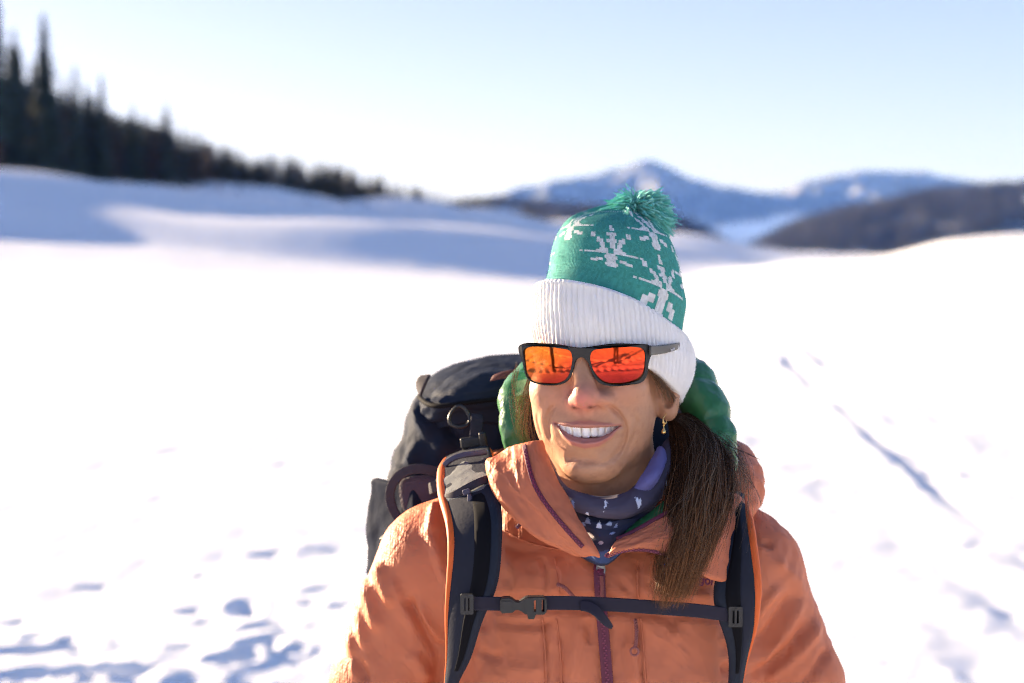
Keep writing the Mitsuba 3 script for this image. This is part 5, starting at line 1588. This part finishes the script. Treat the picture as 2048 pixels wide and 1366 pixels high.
strands('person__hair__wisps', [[(1352, 838, 1.49), (1390, 880, 1.455), (1382, 960, 1.41), (1350, 1060, 1.37), (1322, 1180, 1.350)], [(1372, 838, 1.49), (1432, 880, 1.462), (1424, 980, 1.405), (1400, 1080, 1.368), (1372, 1175, 1.350)]], 60, .00018, 33, .0060, (.04, .026, .018), (.17, .105, .055), frizz=.016)
# locks at the left of the face, their sunlight put into a lighter hair colour
strands('person__hair__side_lock', [[(1056, 752, 1.490), (1044, 790, 1.492), (1036, 830, 1.494), (1040, 870, 1.494)], [(1064, 756, 1.486), (1056, 800, 1.486), (1050, 840, 1.486), (1058, 890, 1.486)], [(1070, 760, 1.482), (1064, 800, 1.482), (1064, 850, 1.482), (1074, 905, 1.482)]], 55, .00020, 34, .0028, (.11, .065, .034), (.22, .14, .07), frizz=.004, label='loose lock of hair beside the left cheek, painted lighter as if sunlit')
strands('person__hair__fringe', [[(1300, 742, 1.428), (1318, 768, 1.446), (1330, 800, 1.466)], [(1316, 756, 1.440), (1334, 782, 1.462), (1345, 812, 1.482)], [(1350, 800, 1.49), (1358, 812, 1.495), (1360, 832, 1.50)]], 60, .00020, 35, .0016, (.085, .05, .028), (.10, .06, .035), frizz=.003)
strands('person__hair__flyaway', [[(1440, 880, 1.48), (1470, 896, 1.475), (1500, 908, 1.47), (1536, 928, 1.465)], [(1440, 882, 1.48), (1470, 898, 1.475), (1502, 912, 1.47), (1530, 924, 1.465)]], 4, .00018, 36, .0006, (.03, .02, .015), (.05, .03, .02), frizz=.001)
strands('person__hair__flyaway', [[(1030, 720, 1.50), (1022, 760, 1.50), (1024, 800, 1.495), (1030, 830, 1.49)], [(1040, 740, 1.50), (1030, 780, 1.50), (1034, 840, 1.48), (1050, 880, 1.47)]], 14, .00018, 37, .003, (.10, .06, .03), (.2, .12, .06), frizz=.004)

# ---------------------------------------------------------------- earring
labels['earring'] = {'label': "small gold drop earring hanging from the person's ear", 'category': 'earring'}
mat('m_gold', (.90, .60, .22), .22, metallic=1.0)
EY = 1.462
put('earring__hook', tube(spl([P(1331, 828, EY + .004), P(1328, 834, EY - .002), P(1326, 841, EY - .004), P(1329, 846, EY - .004), P(1333, 840, EY - .001)], 20), .0006, 6), 'm_gold')
put('earring__hook_001', tube(np.array([P(1328, 843, EY - .004), P(1327.5, 856, EY - .004)]), .0005, 6), 'm_gold')
ms = []
for a, b, r in ((1326, 845, .0011), (1330, 847, .0011), (1327.5, 851, .0012)):
    s = trimesh.creation.icosphere(2, r)
    ms.append((np.array(s.vertices) + P(a, b, EY - .004), np.array(s.faces)))
put('earring__bead', cat(ms), 'm_gold')
z_ = np.linspace(0, 1, 14)
put('earring__drop', tube(P(1327.5, 853, EY - .004) + np.stack([0 * z_, 0 * z_, -z_ * .0085], 1), .0004 + .0021 * np.sin(np.pi * z_ ** 1.9) ** .8, 12), 'm_gold')
# ---------------------------------------------------------------- trousers and boots below the frame
def legs_sdf(x, y, z, cx, cy):
    x, y = x - cx, y - cy
    d = ell(x, y, z, (0, .01, .90), (.170, .125, .13))
    for s in (-1, 1):
        e = cone(x, y, z, (s * .085, .01, .86), (s * .105, -.01, .48), .088, .066)
        e = smin(e, cone(x, y, z, (s * .105, -.01, .48), (s * .115, .02, .12), .064, .056), .03)
        d = smin(d, e, .03)
    return d - .006 * np.sin(x * 30 + z * 22) * np.sin(z * 34 + y * 20)


def boots_sdf(x, y, z, cx, cy):
    x, y = x - cx, y - cy
    d = None
    for s in (-1, 1):
        e = smin(cone(x, y, z, (s * .115, .02, .16), (s * .117, .02, .05), .058, .052), cone(x, y, z, (s * .118, .02, .045), (s * .135, -.14, .035), .050, .040), .03)
        d = e if d is None else np.minimum(d, e)
    return np.maximum(d, -z - .06)


def nets(fn, lo, hi, h, it=4):
    v, f = surface_nets(sample(fn, lo, hi, h), np.array(lo, float), h)
    m = trimesh.Trimesh(v, f, process=False)
    trimesh.smoothing.filter_taubin(m, iterations=it)
    return np.array(m.vertices), np.array(m.faces)


mat('m_trousers', (0.035, 0.036, 0.042), .7)
mat('m_boot', (0.045, 0.032, 0.025), .6)
put('person__trousers', nets(lambda x, y, z: legs_sdf(x, y, z, TC, 1.53), (-.14, 1.34, .02), (.34, 1.72, 1.06), .014), 'm_trousers')
put('person__boot', nets(lambda x, y, z: boots_sdf(x, y, z, TC, 1.53), (-.14, 1.28, -.08), (TC, 1.66, .26), .010), 'm_boot')
put('person__boot', nets(lambda x, y, z: boots_sdf(x, y, z, TC, 1.53), (TC, 1.28, -.08), (.34, 1.66, .26), .010), 'm_boot')

# ---------------------------------------------------------------- two companions near the camera: seen only as reflections in the lenses
def standing(hand_on_hip):
    def fn(x, y, z):
        d = legs_sdf(x, y, z, 0, 0)
        d = np.minimum(d, boots_sdf(x, y, z, 0, 0))
        d = smin(d, cone(x, y * 1.25, z, (0, 0, 1.0), (0, 0, 1.28), .150, .165), .05)
        d = smin(d, cone(x, y, z, (-.15, 0, 1.40), (.15, 0, 1.40), .072, .072), .06)
        d = smin(d, cone(x, y, z, (0, 0, 1.42), (0, -.02, 1.55), .062, .056), .04)
        for s in (-1, 1):
            if hand_on_hip and s < 0:
                el, ha = (s * .40, .03, 1.15), (s * .19, -.08, 1.02)
            else:
                el, ha = (s * .27, .02, 1.12), (s * .25, -.12, .90)
            if not hand_on_hip:
                el, ha = (s * .25, -.05, 1.18), (s * .07, -.24, 1.45)
            e = smin(cone(x, y, z, (s * .20, 0, 1.38), el, .064, .054), cone(x, y, z, el, ha, .052, .040), .015)
            e = smin(e, ell(x, y, z, ha, (.042, .05, .05)), .02)
            d = smin(d, e, .02)
        head = smin(ell(x, y, z, (0, -.02, 1.66), (.076, .095, .115)), ell(x, y, z, (0, -.118, 1.645), (.014, .018, .022)), .012)
        return smin(d, head, .02)
    return fn


mat('m_dark_clothes', (0.022, 0.022, 0.026), .7)
for k, (x, y, rot, pose, lab) in enumerate([(-2.5, -.80, 60, True, 'person in dark clothes, hand on hip, reflected small in the left sunglasses lens'), (1.22, -2.75, 180, False, 'person in dark clothes whose legs are reflected in the right sunglasses lens')]):
    key = f'person_{k + 1:03d}'
    v, f = nets(standing(pose), (-.50, -.34, -.08), (.50, .24, 1.82), .016)
    a = math.radians(rot)
    R = np.array([[math.cos(a), -math.sin(a), 0], [math.sin(a), math.cos(a), 0], [0, 0, 1]])
    put(key, (v @ R.T + [x, y, float(ground(x, y))], f), 'm_dark_clothes', label=lab, category='person')
